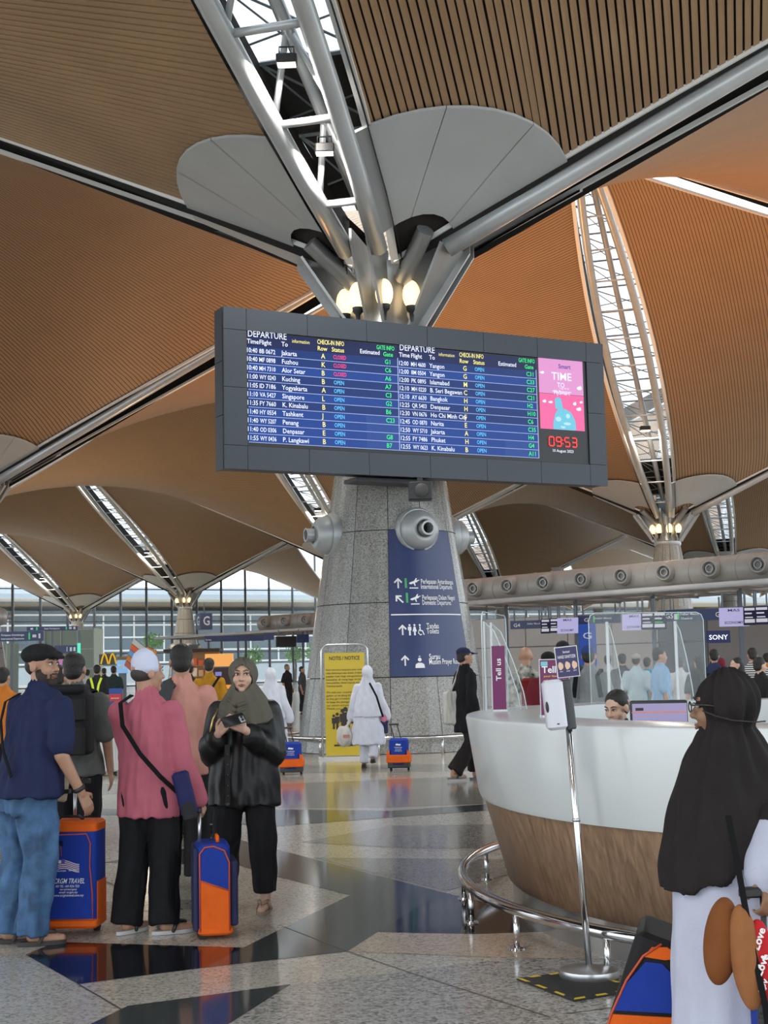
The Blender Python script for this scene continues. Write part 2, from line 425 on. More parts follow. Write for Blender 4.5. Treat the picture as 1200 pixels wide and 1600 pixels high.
# ================================================================== COLUMNS
GRAN = granite('column_granite', (.24, .24, .225), (.11, .11, .105), (.37, .365, .35), 70, .2)
JOINT = mat('dark_joint', (.05, .05, .05), .7)
BULB = mat('lamp_glow', (1., .72, .38), .4, emit=1.8)
CAPM = mat('capital_steel', (.36, .37, .37), .35, .55, noise=(2, .1))
ROWZ = [0, 1.35, 2.70, 4.04, 5.4, 6.75, 7.75]
def crad(z): return 1.86 - .152 * z
TH0 = math.radians(-2.5)
def colpt(th, z, dr=0.):                        # th = 0 faces the camera, positive to the right
    r = crad(z) + dr; return Vector((r * math.sin(th), -r * math.cos(th), z))
def capital(par):
    """steel head: core, gusset plates towards the trusses, pipe stubs and globe lamps"""
    MB().lathe([(.66, 7.7), (.72, 7.78), (.72, 7.95), (.6, 8.0), (.5, 8.3), (.62, 9.3)], n=24).build('neck_collar', CAPM, par, 'auto')
    dirs = [BV, CV, -BV, -CV]
    for k in range(4):
        d = dirs[k].normalized(); s = Vector((-d.y, d.x)); 
        for off in (-.16, .16):
            pr = [(.45, 7.95), (.78, 7.95), (1.75, 9.38), (1.75, 9.62), (.45, 9.5)]
            q = [Vector((d.x * r + s.x * off, d.y * r + s.y * off, z)) for r, z in pr]
            MB().poly(q, (s.x * .05, s.y * .05, 0)).build('gusset_plate', CAPM, par)
        # splayed side wings
        d2 = dirs[(k + 1) % 4].normalized()
        for f in ((.78,) if k % 2 == 0 else (.22,)):
            e = (d * (1 - f) + d2 * f).normalized(); t = Vector((-e.y, e.x))
            pr = [(.62, 7.95, .22), (1.62, 9.42, .55), (1.2, 9.6, .34), (.5, 8.2, .14)]
            q = [Vector((e.x * r + t.x * w, e.y * r + t.y * w, z)) for r, z, w in pr[:2]] + [Vector((e.x * r - t.x * w, e.y * r - t.y * w, z)) for r, z, w in reversed(pr[:2])]
            nrm = Vector((-e.x, -e.y, .55)).normalized() * .05
            MB().poly(q, nrm).build('wing_plate', CAPM, par)
        e = (d + d2).normalized()
        MB().tube([(e.x * .7, e.y * .7, 8.9), (e.x * 1.62, e.y * 1.62, 9.62)], .17, 12).build('pipe_stub', CAPM, par, 'auto')
    for q in range(9):
        a = math.radians(-2 + 40 * q); c = Vector((.80 * math.sin(a), -.80 * math.cos(a), 8.60))
        hold = MB().lathe([(.03, -.52), (.05, -.36), (.1, -.31), (.11, -.22)], c, 10).build('lamp_holder', BLACK, par, 'auto')
        MB().ell(c, (.17, .17, .28), 14, 10).build('lamp_globe', BULB, hold, True)
def s_(d): return Vector((-d.y, d.x))
def nozzle(par, th, z):
    """ball-jet air nozzle on the shaft"""
    c = colpt(th, z, .02); out = Vector((math.sin(th), -math.cos(th), .0)); 
    q = out.to_track_quat('Z', 'Y').to_matrix()
    fl = MB().lathe([(.30, -.12), (.42, -.12), (.42, .0), (.39, .05), (.3, .05)], c, 28, q).build('nozzle_flange', GREYST, par, 'auto')
    MB().lathe([(.37, .0), (.365, .1), (.33, .2), (.26, .28), (.17, .33), (.16, .30), (.15, .2)], c, 28, q).build('nozzle_dome', GREYST, fl, True)
    MB().lathe([(.125, .12), (.125, .46), (.135, .47), (.10, .47), (.095, .2)], c, 20, q).build('nozzle_pipe', GREYST, fl, 'auto')
    MB().lathe([(.001, .22), (.095, .22)], c, 16, q).build('nozzle_throat', BLACK, fl)
def column(i, j, label, detail):
    p = node(i, j); par = empty('roof_column', (p.x, p.y, 0), 0, label, 'column')
    if detail:
        MB().lathe([(crad(0) - .06, 0), (crad(7.75) - .06, 7.75)], n=36).build('core', JOINT, par, True)
        for k in range(len(ROWZ) - 1):
            z0, z1 = ROWZ[k] + .008, ROWZ[k + 1] - .008
            ga = .006 / crad((z0 + z1) / 2); a0, a1 = ga, PI / 6 - ga
            rings = []
            for th in [a0 + (a1 - a0) * s / 4 for s in range(5)]:
                rings.append([colpt(th, z0, -.05), colpt(th, z1, -.05), colpt(th, z1), colpt(th, z0)])
            proto = MB().loft(rings).build('granite_panel', GRAN, par)
            for q in range(12):
                o = proto if q == 0 else proto.copy()
                if q: COL.objects.link(o); o.parent = par
                o.rotation_euler = (0, 0, TH0 + q * PI / 6)
    else:
        mb = MB()
        for k in range(len(ROWZ) - 1):
            z0, z1 = ROWZ[k] + .02, ROWZ[k + 1] - .02
            for q in range(12):
                a0, a1 = TH0 + q * PI / 6 + .012, TH0 + (q + 1) * PI / 6 - .012
                mb.loft([[colpt(a, z0, -.05), colpt(a, z1, -.05), colpt(a, z1), colpt(a, z0)] for a in (a0, (a0 + a1) / 2, a1)])
        mb.build('panel_cladding', GRAN, par)
        MB().lathe([(crad(0) - .06, 0), (crad(7.75) - .06, 7.75)], n=24).build('core', JOINT, par, True)
    for k in range(4): nozzle(par, math.radians(23 + 90 * k), 4.03)
    capital(par); fan(i, j, par)
    # steel bumper rail round the foot
    R = crad(0) + .32
    MB().tube([(R * math.cos(a), R * math.sin(a), .30) for a in [2 * PI * k / 48 for k in range(49)]], .035, 8).build('bumper_rail', CHROME, par, True)
    for k in range(12):
        a = math.radians(-90 + 22 + 30 * k)
        MB().tube([(R * math.cos(a), R * math.sin(a), 0), (R * math.cos(a), R * math.sin(a), .3)], .022, 8).build('rail_post', CHROME, par, True)
    return par
BIGCOL = column(0, 0, 'big granite-clad column behind the departure board', True)
column(2, 0, 'distant column with lit capital right of the board, above check-in', False)
column(4, -2, 'distant column beside the hanging letter G sign', False)
column(5, -3, 'farthest visible column at far left before the glass wall', False)
column(1, -1, 'column at the left edge, mostly out of frame', False)
column(3, -1, 'distant column hidden behind the big column, fan edge showing left', False)
column(5, -1, 'far column just right of the big column above the check-in duct', False)
column(4, 0, 'far column at right under the second, smaller leaf-shaped skylight', False)
# ================================================================== DEPARTURE BOARD
bl, br = A(350, 606, 24.2), A(946, 648, 27.8)
BD = Vector((br.x - bl.x, br.y - bl.y, 0)); BW = BD.length; BD.normalize(); BN = Vector((BD.y, -BD.x, 0))
def bpt(x, y):                                   # picture point -> (distance along board, height)
    d = ray(x, y); o = Vector((0, 0, EYE)); t = (Vector((bl.x, bl.y, 0)) - o).dot(BN) / d.dot(BN)
    p = o + d * t; return (p - Vector((bl.x, bl.y, 0))).dot(BD), p.z
BT = (bpt(349, 479)[1] + bpt(941, 536)[1]) / 2; BB = (bpt(351, 734)[1] + bpt(951, 758)[1]) / 2
board = empty('departure_board', (bl.x, bl.y, BB), math.atan2(BD.y, BD.x), 'wide blue departure information board mounted on the big column', 'display board')
# local frame: x along the board, -y towards the viewer, z up from the lower edge
BH = BT - BB; TH = .46
CASE = mat('slate_board_cladding', (.040, .050, .064), .45, .2, noise=(.8, .06))
sx0, sz1 = bpt(385, 518); sx1, sz0 = bpt(922, 724); sz1 -= BB; sz0 -= BB
sz1 = (sz1 + bpt(916, 564)[1] - BB) / 2; sz0 = (sz0 + bpt(386, 698)[1] - BB) / 2
def panel(x0, x1, z0, z1, y0, y1, name, m, par=board, g=.008):
    return MB().box(((x0 + x1) / 2, (y0 + y1) / 2, (z0 + z1) / 2), (x1 - x0 - g, y1 - y0, z1 - z0 - g)).build(name, m, par)
panel(.02, BW - .02, .02, BH - .02, .07, TH, 'housing', CASE)
xs = [0, sx0] + [bpt(x, 620)[0] for x in (482, 575, 670, 758, 842)] + [sx1, BW]
for k in range(len(xs) - 1):
    panel(xs[k], xs[k + 1], sz1, BH, 0, .05, 'cladding_panel', CASE); panel(xs[k], xs[k + 1], 0, sz0, 0, .05, 'cladding_panel', CASE)
for x0, x1 in ((0, sx0), (sx1, BW)):
    zz = [sz0, (sz0 + sz1) / 2, sz1]
    for k in range(2): panel(x0, x1, zz[k], zz[k + 1], 0, .05, 'cladding_panel', CASE)
for k in range(3): MB().box((.02, .05 + TH / 2 * 0 + .2, BH * (k + .5) / 3), (.04, TH - .1, BH / 3 - .01)).build('side_panel', CASE, board)
panel(sx0, sx1, sz0, sz1, .03, .06, 'screen_frame', BLACK)
def emis(name, c, s=1.):
    new = name not in _M; m = mat(name, c, .35, emit=s, spec=.25)
    if new: m.node_tree.nodes['Principled BSDF'].inputs['Base Color'].default_value = (*[x * .2 for x in c], 1)
    return m
B_HEAD = emis('screen_header_blue', (.008, .014, .075), .9)
ROWM = [emis('screen_row_blue_a', (.006, .028, .145), 1.), emis('screen_row_blue_b', (.008, .045, .235), 1.), emis('screen_row_blue_c', (.018, .058, .25), 1.)]
TW, TY, TG, TR, TC = emis('type_white', (.75, .80, .95), 1.), emis('type_yellow', (.95, .85, .25), 1.), emis('type_green', (.05, .85, .20), 1.), emis('type_red', (.95, .06, .22), 1.), emis('type_cyan', (.12, .55, .95), 1.)
LINE = emis('screen_rule_pale', (.42, .50, .85), .9)
def face(x0, x1, z0, z1, y, name, m, par): return MB().poly([(x0, y, z0), (x1, y, z0), (x1, y, z1), (x0, y, z1)], (0, .006, 0)).build(name, m, par)
pitch_z = (bpt(390, 684)[1] - bpt(390, 547)[1]) / -10
zr1 = bpt(396, 547)[1] - BB                       # middle of the first row
halves = [[387, 406, 441, 503, 522, 566, 600], [625, 643.5, 672, 724.5, 743, 782, 821]]
edges = [(sx0 + .03, bpt(624, 620)[0]), (bpt(624.5, 620)[0], bpt(841, 640)[0])]
rows = [[("10:40", "8B 0672", "Jakarta", "A", "CLOSED", "G1"), ("10:40", "MF 0898", "Fuzhou", "K", "CLOSED", "C6"), ("10:40", "MH 7310", "Alor Setar", "B", "CLOSED", "A6"),
         ("11:00", "WY 0243", "Kuching", "B", "OPEN", "A7"), ("11:05", "ID 7186", "Yogyakarta", "A", "OPEN", "C3"), ("11:10", "VA 5427", "Singapore", "L", "OPEN", "G2"),
         ("11:35", "FY 7660", "K. Kinabalu", "B", "OPEN", "B6"), ("11:40", "HY 0554", "Tashkent", "J", "OPEN", "C23"), ("11:40", "WY 5207", "Penang", "B", "OPEN", ""),
         ("11:40", "OD 0306", "Denpasar", "E", "OPEN", "G8"), ("11:55", "WY 0436", "P. Langkawi", "B", "OPEN", "B7")],
        [("12:00", "MH 4600", "Yangon", "G", "OPEN", "C31"), ("12:00", "8M 0504", "Yangon", "G", "OPEN", "C33"), ("12:00", "PK 0895", "Islamabad", "M", "OPEN", "C27"),
         ("12:10", "MH 0220", "B. Seri Begawan", "C", "OPEN", "C21"), ("12:10", "AY 6630", "Bangkok", "H", "OPEN", "H2"), ("12:25", "QR 5403", "Denpasar", "H", "OPEN", "H10"),
         ("12:30", "VN 0676", "Ho Chi Minh City", "F", "OPEN", "C6"), ("12:45", "OD 0870", "Narita", "E", "OPEN", "C35"), ("12:50", "WY 5710", "Jakarta", "A", "OPEN", "H4"),
         ("12:55", "FY 7486", "Phuket", "H", "OPEN", "G4"), ("12:55", "WY 0623", "K. Kinabalu", "B", "OPEN", "A11")]]
def put(mb, body, x, z, size, y=.012, align='LEFT', bold=.012, width=.92, fit=None):
    vs, fs = text_fit(body, fit, size, align, bold) if fit else text_mesh(body, size, align, bold, width)
    mb.add([(x + a, y, z + b) for a, b in vs], fs)
for hf in range(2):
    X = [bpt(x, 600)[0] for x in halves[hf]]; x0, x1 = edges[hf]
    face(x0, x1, zr1 + pitch_z * .5, sz1 - .02, .024, 'screen_header', B_HEAD, board)
    hd = {m.name: (MB(), m) for m in (TW, TY, TG)}
    w, ye, gr = hd['type_white'][0], hd['type_yellow'][0], hd['type_green'][0]
    zt = zr1 + pitch_z * .56
    put(w, 'DEPARTURE', X[0] + .02, zt + .15, .16, fit=.72, bold=.006)
    put(w, 'Time', X[0], zt + .03, .115); put(w, 'Flight', X[1], zt + .03, .115); put(w, 'To', X[2], zt + .03, .115)
    put(ye, 'information', X[2] + .2, zt + .11, .09, width=.8, bold=0)
    put(ye, 'CHECK-IN INFO', X[3] - .07, zt + .13, .115, fit=.52); put(ye, 'Row', X[3] - .07, zt + .015, .11); put(ye, 'Status', X[4] - .03, zt + .015, .11)
    put(w, 'Estimated', X[5] - .03, zt + .03, .11); put(gr, 'GATE INFO', X[6] - .13, zt + .13, .11, fit=.36); put(gr, 'Gate', X[6], zt + .015, .11)
    for k, (mb, m) in hd.items(): mb.build('header_lettering', m, board)
    for r, (tm, fl, to, ro, st, ga) in enumerate(rows[hf]):
        zc = zr1 - pitch_z * r
        mi = 1 if r >= 7 or (r + hf) % 3 == 2 else 0
        mi2 = 2 if (r >= 7 and hf == 0) or r > 8 else mi
        xm = X[5] + .08
        strip = face(x0, xm, zc - pitch_z * .5 + .006, zc + pitch_z * .5 - .004, .024, 'row_strip', ROWM[mi], board)
        face(xm, x1, zc - pitch_z * .5 + .006, zc + pitch_z * .5 - .004, .024, 'row_strip_end', ROWM[mi2], strip)
        face(x0, x1, zc - pitch_z * .5 - .003, zc - pitch_z * .5 + .005, .02, 'row_rule', LINE, strip)
        zb = zc - .04
        mw = MB(); put(mw, tm, X[0], zb, .115, fit=.19); put(mw, fl, X[1], zb, .11, fit=.30); put(mw, to, X[2], zb, .115); mw.build('row_lettering', TW, strip)
        my = MB(); put(my, ro, X[3], zb, .125); my.build('row_lettering', TY, strip)
        mc = MB(); put(mc, st, X[4], zb + .01, .10, fit=.25 if st == 'CLOSED' else .2); mc.build('status_lettering', TR if st == 'CLOSED' else TC, strip)
        if ga: mg = MB(); put(mg, ga, X[6] + .03, zb, .115); mg.build('gate_lettering', TG, strip)
    face(x1 - .012, x1, zr1 - pitch_z * 10.5, zr1 + pitch_z * .6, .019, 'column_rule', LINE, board)
# advertisement and clock
ax0, az1 = bpt(842, 557); ax1, _ = bpt(911, 566); _, az0 = bpt(846, 669); az0 -= BB; az1 -= BB; azm = bpt(843, 613)[1] - BB
PK1, PK2 = emis('advert_lilac_pink', (.72, .30, .60), .9), emis('advert_hot_pink', (.85, .14, .36), .9)
ad = face(ax0, ax1, azm + .004, az1, .024, 'advert_screen', PK1, board); face(ax0, ax1, az0, azm - .004, .024, 'advert_screen', PK2, board)
aw = MB(); xc = (ax0 + ax1) / 2
put(aw, 'TIME', xc, az1 - .42, .21, align='CENTER', fit=.46); put(aw, 'TO', xc - .02, az1 - .56, .13, align='CENTER', fit=.17)
put(aw, 'FlySmart', xc, az1 - .70, .11, align='CENTER', fit=.36); put(aw, 'Log on to', xc + .06, azm + .10, .06, align='CENTER', bold=0); put(aw, 'www.flysmart.my', xc, azm + .035, .06, align='CENTER', bold=0, fit=.44)
aw.build('advert_lettering', TW, board)
an = MB(); put(an, 'Smart', xc - .06, az1 - .19, .12, fit=.28); an.build('advert_lettering', emis('advert_navy', (.06, .03, .30), 1), board)
def blob(cx, cz, w, h, y=.015, n=14): return [(cx + w * math.cos(2 * PI * k / n), y, cz + h * math.sin(2 * PI * k / n)) for k in range(n)]
cl = MB()
for cx, cz, w, h in ((ax0 + .07, az1 - .30, .05, .022), (ax1 - .10, azm + .14, .06, .035), (ax0 + .10, azm - .16, .045, .025), (ax0 + .24, azm - .17, .05, .02), (ax1 - .13, azm - .27, .06, .03), (ax1 - .22, azm - .17, .04, .03), (ax1 - .07, azm - .13, .035, .02)):
    cl.poly(blob(cx, cz, w, h)); cl.poly(blob(cx + w * .4, cz + h * .6, w * .5, h * .8))
cl.build('advert_cloud', TW, board)
gb = MB(); gb.poly([(xc - .22, .016, az0), (xc + .30, .016, az0), (xc + .29, .016, az0 + .18), (xc + .2, .016, az0 + .34), (xc + .08, .016, az0 + .40), (xc - .08, .016, az0 + .42), (xc - .17, .016, az0 + .30), (xc - .22, .016, az0 + .12)])
gb.poly([(xc - .16, .0155, az0 + .4), (xc + .02, .0155, az0 + .4), (xc - .03, .0155, az0 + .60), (xc - .10, .0155, az0 + .63), (xc - .17, .0155, az0 + .58)])
gb.build('advert_globe', emis('advert_globe_blue', (.16, .55, .72), .9), board)
gw = MB()
for cx, cz, w, h in ((xc - .1, az0 + .2, .07, .05), (xc + .1, az0 + .12, .09, .03), (xc + .12, az0 + .27, .05, .05), (xc, az0 + .05, .06, .02)): gw.poly(blob(cx, cz, w, h, .013, 7))
gw.build('advert_map', emis('advert_globe_pale', (.45, .75, .85), .9), board)
def seg7(mb, ch, x, z, w, h, y=.014, t=.026):
    S = {'0': 'abcdef', '9': 'abcdfg', '5': 'acdfg', '3': 'abcdg'}[ch]
    R = {'a': (0, h, w, h), 'g': (0, h / 2, w, h / 2), 'd': (0, 0, w, 0), 'f': (0, h / 2, 0, h), 'b': (w, h / 2, w, h), 'e': (0, 0, 0, h / 2), 'c': (w, 0, w, h / 2)}
    for s in S:
        a, b_, c_, d = R[s]
        if b_ == d: mb.box((x + w / 2, y, z + b_), (w - t * .5, .004, t))
        else: mb.box((x + a, y, z + (b_ + d) / 2), (t, .004, h / 2 - t * .5))
ck = MB(); cx0, cz0 = bpt(859, 696); cx1, cz1 = bpt(901, 684); cz0 -= BB; ch_ = .17; cw = (cx1 - cx0) / 4.9
for k, ch in enumerate('0953'): seg7(ck, ch, cx0 + (k * 1.28 + (.25 if k > 1 else 0)) * cw, cz0, cw * .85, ch_)
for q in (.3, .7): ck.box((cx0 + 2.43 * cw, .014, cz0 + ch_ * q), (.025, .004, .025))
ck.build('clock_digits', emis('clock_red', (1., .05, .05), 1.2), board)
dt = MB(); put(dt, '10 August 2023', (cx0 + cx1) / 2, cz0 - .115, .075, align='CENTER', fit=.47); dt.build('date_lettering', TW, board)
# brackets to the column, loudspeaker below
MB().box((bpt(625, 750)[0], .5, -.04), (1.5, .5, .07)).box((bpt(640, 750)[0], 1.2, .9), (.5, 1.4, .5)).build('bracket', BLACK, board)
spk = empty('loudspeaker', A(657, 782, 25.55), 0, 'small black loudspeaker box under the departure board', 'speaker')
MB().rbox((0, 0, .16), (.42, .36, .32), .03).build('cabinet', BLACK, spk, 'auto')
MB().lathe([(.13, 0), (.12, .012), (.02, .02)], (.02, -.181, .16), 20, Matrix.Rotation(PI / 2, 3, 'X')).build('grille', mat('grille_grey', (.05, .05, .05), .6), spk, True)
MB().box((0, .05, .36), (.1, .1, .1)).build('hanger', BLACK, spk)
# ------------------------------------------------------------------ wayfinding panel wrapped on the column
cp = Vector((P0.x, P0.y, 0))
def oncone(x, y):
    d = ray(x, y); o = Vector((0, 0, EYE)); lo, hi = (cp.y - 3.2) / d.y, cp.y / d.y
    for t in np.linspace(lo, hi, 400):
        p = o + d * float(t) - cp
        if math.hypot(p.x, p.y) <= crad(p.z) + .03: return math.atan2(p.x, -p.y), p.z
    return None
sign = empty('wayfinding_panel', cp, 0, 'navy wayfinding panel wrapped around the granite column', 'sign')
def wrap(th0, th1, z0, z1, name, m, par, dr, n=14):
    Z = [z0 + (z1 - z0) * k / 4 for k in range(5)]
    r0 = [[colpt(th0 + (th1 - th0) * k / n, z, dr) for k in range(n + 1)] for z in Z]
    return MB().loft(r0, caps=False, closed=False).build(name, m, par, True)
wrap(TH0, TH0 + PI / 3, 1.36, 4.035, 'panel_face', NAVY, sign, .02)
wrap(TH0 + .02, TH0 + PI / 3 - .02, oncone(640, 961)[1], oncone(640, 961)[1] + .022, 'divider_line', PRINTW, sign, .026)
def on_sign(vs, fs, th, z, name='lettering', m=PRINTW):
    r = crad(z); MB().add([colpt(th + a / r, z + b_, .027) for a, b_ in vs], fs).build(name, m, sign)
def line_text(body, x0, x1, y, size):
    t0, z = oncone(x0, y); t1, _ = oncone(x1, y); on_sign(*text_fit(body, (t1 - t0) * crad(z), size, bold=.01), t0, z)
for body, x0, x1, y in (('Perlepasan Antarabangsa', 658, 708, 912), ('International Departures', 658, 707, 920), ('Perlepasan Dalam Negeri', 660, 711, 937), ('Domestic Departures', 660, 705, 945),
                        ('Tandas', 667, 686, 982), ('Toilets', 667, 686, 990), ('Surau', 671, 688, 1030), ('Muslim Prayer Room', 671, 721, 1038)):
    line_text(body, x0, x1, y, .125 if y < 960 else .14)
def arrow(cx, cz, s, rot=0.):
    P = [(-.07, -.5), (.07, -.5), (.07, .22), (.30, -.02), (.40, .1), (0, .5), (-.40, .1), (-.30, -.02), (-.07, .22)]
    c, n = math.cos(rot), math.sin(rot); return [((x * c - y * n) * s + cx, (x * n + y * c) * s + cz) for x, y in P], [tuple(range(9))]
def shape(px, py, polys, s, m=PRINTW, name='pictogram'):
    t, z = oncone(px, py); vs = []; fs = []
    for P in polys: fs.append(tuple(range(len(vs), len(vs) + len(P)))); vs += [(x * s, y * s) for x, y in P]
    on_sign(vs, fs, t, z, name, m)
def disc(x, y, r, n=12): return [(x + r * math.cos(2 * PI * k / n), y + r * math.sin(2 * PI * k / n)) for k in range(n)]
for px, py, r in ((622, 911, 0), (624, 936, PI / 4), (629, 984, 0), (633, 1032, 0)):
    t, z = oncone(px, py); vs, fs = arrow(0, 0, .19, r); on_sign(vs, fs, t, z, 'arrow')
GREENP = mat('green_print', (.06, .42, .14), .5)
for px, py in ((634, 911), (636, 934)): shape(px, py, [[(-.02, -.09), (.02, -.09), (.02, .09), (-.02, .09)]], 1., GREENP, 'green_bar')
PLANE = [[(-.5, .28), (-.38, .30), (-.24, .10), (.36, -.12), (.52, -.06), (.50, .04), (-.16, .28), (-.34, .20)], [(-.08, .14), (.06, .18), (-.14, .46), (-.24, .44)], [(.0, .08), (.14, .04), (.02, -.26), (-.08, -.24)]]
PLANE = [[(-x, y) for x, y in P] for P in PLANE] + [[(-.5, -.5), (.3, -.5), (.3, -.4), (-.5, -.4)]]
for px, py in ((648, 911), (650, 936)): shape(px, py, PLANE, .2)
MAN = lambda dx: [disc(dx, .42, .1), [(dx - .16, .28), (dx + .16, .28), (dx + .16, -.05), (dx + .08, -.05), (dx + .08, -.5), (dx - .08, -.5), (dx - .08, -.05), (dx - .16, -.05)]]
shape(648, 984, MAN(-.45) + [disc(0, .42, .1), [(-.08, .28), (.08, .28), (.2, -.15), (.08, -.15), (.08, -.5), (-.08, -.5), (-.08, -.15), (-.2, -.15)]] + [disc(.5, .42, .1), [(.45, .3), (.55, .3), (.57, -.02), (.75, -.05), (.9, -.45), (.8, -.48), (.68, -.15), (.45, -.12)], [(.4, .05), (.45, .0), (.36, -.25), (.5, -.42), (.62, -.36), (.66, -.45), (.5, -.53), (.28, -.3)]], .2)
shape(656, 1034, [disc(0, .18, .16), [(-.4, -.5), (.4, -.5), (.36, -.2), (.15, -.08), (-.15, -.08), (-.36, -.2)], [(-.1, .4), (.0, .5), (.12, .42), (.02, .42)]], .22)
# ------------------------------------------------------------------ yellow notice stand at the foot of the column
nb = G(541, 1186); nt_ = empty('notice_stand', nb, math.radians(4), 'yellow notice stand with rounded steel frame at the column foot', 'notice board')
YEL = mat('notice_yellow', (.62, .46, .035), .5); INK = mat('dark_ink', (.04, .035, .03), .6)
sc_ = FPXD = FPX / nb.y
wN, hN = 72 / sc_, 176 / sc_
pth = [(-wN / 2, 0, .03), (-wN / 2, 0, hN - .12)] + [(-wN / 2 + .12 - .12 * math.cos(a), 0, hN - .12 + .12 * math.sin(a)) for a in (.4, .8, 1.2, PI / 2)]
pth += [(-x, y, z) for x, y, z in reversed(pth)]
MB().tube(pth, .018, 8).build('frame', STEEL, nt_, True)
MB().box((0, 0, .02), (wN + .14, .36, .04)).build('base_plate', LGREY, nt_)
MB().box((-.0, 0, .06 + (hN - .2) / 2), (wN * .86, .02, hN - .2)).build('panel', YEL, nt_)
ink = MB()
def nput(body, x, z, size, fit=None, align='LEFT', bold=.0): 
    vs, fs = text_fit(body, fit, size, align, bold) if fit else text_mesh(body, size, align, bold)
    ink.add([(x + a, -.013, z + b_) for a, b_ in vs], fs)
x0 = -wN * .40; zt = hN - .14
nput('NOTIS / NOTICE', 0, zt - .12, .09, wN * .66, 'CENTER', .02)
for k in range(6): nput(['Kami memohon kerjasama anda untuk', 'tidak berkumpul atau duduk di laluan', 'pejalan kaki bagi mengelakkan', 'kesesakan di ruang legar ini bagi', 'memudahkan laluan kepada semua', 'Terima kasih'][k], x0, zt - .30 - .055 * k, .045, wN * (.78 if k < 5 else .34), bold=.008)
for k in range(6): nput(['We seek your cooperation to not', 'gather or sit along the walkways', 'as they get crowded at times and', 'to keep the passage clear for all', 'our visitors and passengers here', 'Thank you'][k], x0, zt - .68 - .055 * k, .045, wN * (.78 if k < 5 else .3), bold=.008)
ink.build('lettering', INK, nt_)
pc = MB()
for k, (dx, s) in enumerate(((-.14, .8), (.14, .8), (-.05, 1.), (.05, .95), (0, 1.1), (-.2, .7), (.2, .7))):
    zb = hN * .28
    pc.poly([(dx + x * s, -.013 - .0004 * k, zb + y * s) for x, y in disc(0, .27, .035)])
    pc.poly([(dx + x * s, -.013 - .0004 * k, zb + y * s) for x, y in ((-.05, .22), (.05, .22), (.045, .08), (.025, .08), (.025, -.05), (-.025, -.05), (-.025, .08), (-.045, .08))])
pc.box((-.02, -.013, hN * .12), (.36, .003, .03)).box((-.1, -.013, hN * .15), (.08, .003, .06)).box((.1, -.013, hN * .15), (.1, .003, .05))
pc.build('pictogram', INK, nt_)
# ================================================================== FLOOR: polished granite laid in large angular shapes
FL = granite('floor_beige_granite', (.50, .465, .40), (.26, .235, .195), (.64, .60, .53), 75, .12)
FG = granite('floor_grey_granite', (.33, .32, .30), (.13, .13, .12), (.52, .505, .48), 60, .14)
FD = granite('floor_charcoal_granite', (.055, .062, .062), (.035, .04, .04), (.085, .095, .095), 90, .09)
FK = granite('floor_black_granite', (.012, .013, .018), (.008, .008, .012), (.022, .023, .03), 90, .07)
FP = granite('floor_pink_granite', (.54, .42, .32), (.30, .225, .17), (.66, .55, .45), 75, .13)
FM = granite('floor_mid_grey_granite', (.28, .265, .24), (.16, .15, .135), (.39, .375, .34), 75, .12)
floor = tag(MB().poly([(-260, -40, 0), (260, -40, 0), (260, 330, 0), (-260, 330, 0)]).build('floor', FL), 'polished speckled granite concourse floor', kind='structure')
def slab(pts, m, lvl=1):
    q = [G(*p) for p in pts]; MB().poly([(p.x, p.y, .0008 * lvl) for p in q]).build('floor_slab', m, floor)
slab([(355, 1602), (455, 1538), (630, 1518), (800, 1497), (1010, 1500), (1300, 1500), (1400, 1800), (300, 1800)], FG)
slab([(40, 1492), (122, 1538), (320, 1512), (380, 1481), (88, 1472)], FK, 2)
slab([(160, 1348), (373, 1312), (423, 1325), (690, 1394), (590, 1457), (543, 1487), (320, 1512), (380, 1481), (447, 1448), (547, 1399), (421, 1367), (373, 1352)], FD, 2)
slab([(690, 1394), (757, 1410), (900, 1440), (900, 1455), (740, 1460), (590, 1457)], FK, 2)
slab([(590, 1457), (740, 1460), (900, 1455), (1050, 1500), (800, 1497), (543, 1487)], FP, 2)
slab([(60, 1640), (200, 1572), (455, 1538), (355, 1602), (250, 1680), (40, 1700)], FD, 2)
slab([(130, 1264), (440, 1265), (613, 1267), (900, 1247), (900, 1257), (600, 1278), (425, 1292), (187, 1274), (130, 1273)], FD, 2)
slab([(470, 1316), (613, 1290), (900, 1287), (900, 1326), (640, 1326)], FM, 2)
slab([(490, 1340), (900, 1344), (800, 1366), (696, 1392), (550, 1356)], FM, 2)
slab([(130, 1410), (330, 1405), (330, 1420), (120, 1428)], FM, 2)
slab([(440, 1225), (700, 1214), (900, 1222), (900, 1250), (610, 1262), (430, 1262)], FM, 1)
slab([(0, 1230), (200, 1224), (200, 1240), (0, 1250)], FM, 1)
slab([(250, 1203), (480, 1196), (900, 1192), (900, 1203), (500, 1208), (250, 1212)], FM, 1)
slab([(0, 1182), (420, 1178), (420, 1184), (0, 1190)], FD, 1)
SEAM = mat('floor_seam', (.05, .048, .045), .6)
def seam(a, b_):
    p, q = G(*a), G(*b_); t = (q - p).normalized(); s = Vector((-t.y, t.x, 0)) * .004
    MB().poly([(v.x, v.y, .0026) for v in (p - s, p + s, q + s, q - s)]).build('floor_seam', SEAM, floor)
for a, b_ in (((437, 1446), (543, 1487)), ((543, 1487), (640, 1520)), ((640, 1520), (860, 1590)), ((122, 1538), (190, 1578)), ((155, 1372), (200, 1395)), ((880, 1585), (1010, 1568))): seam(a, b_)
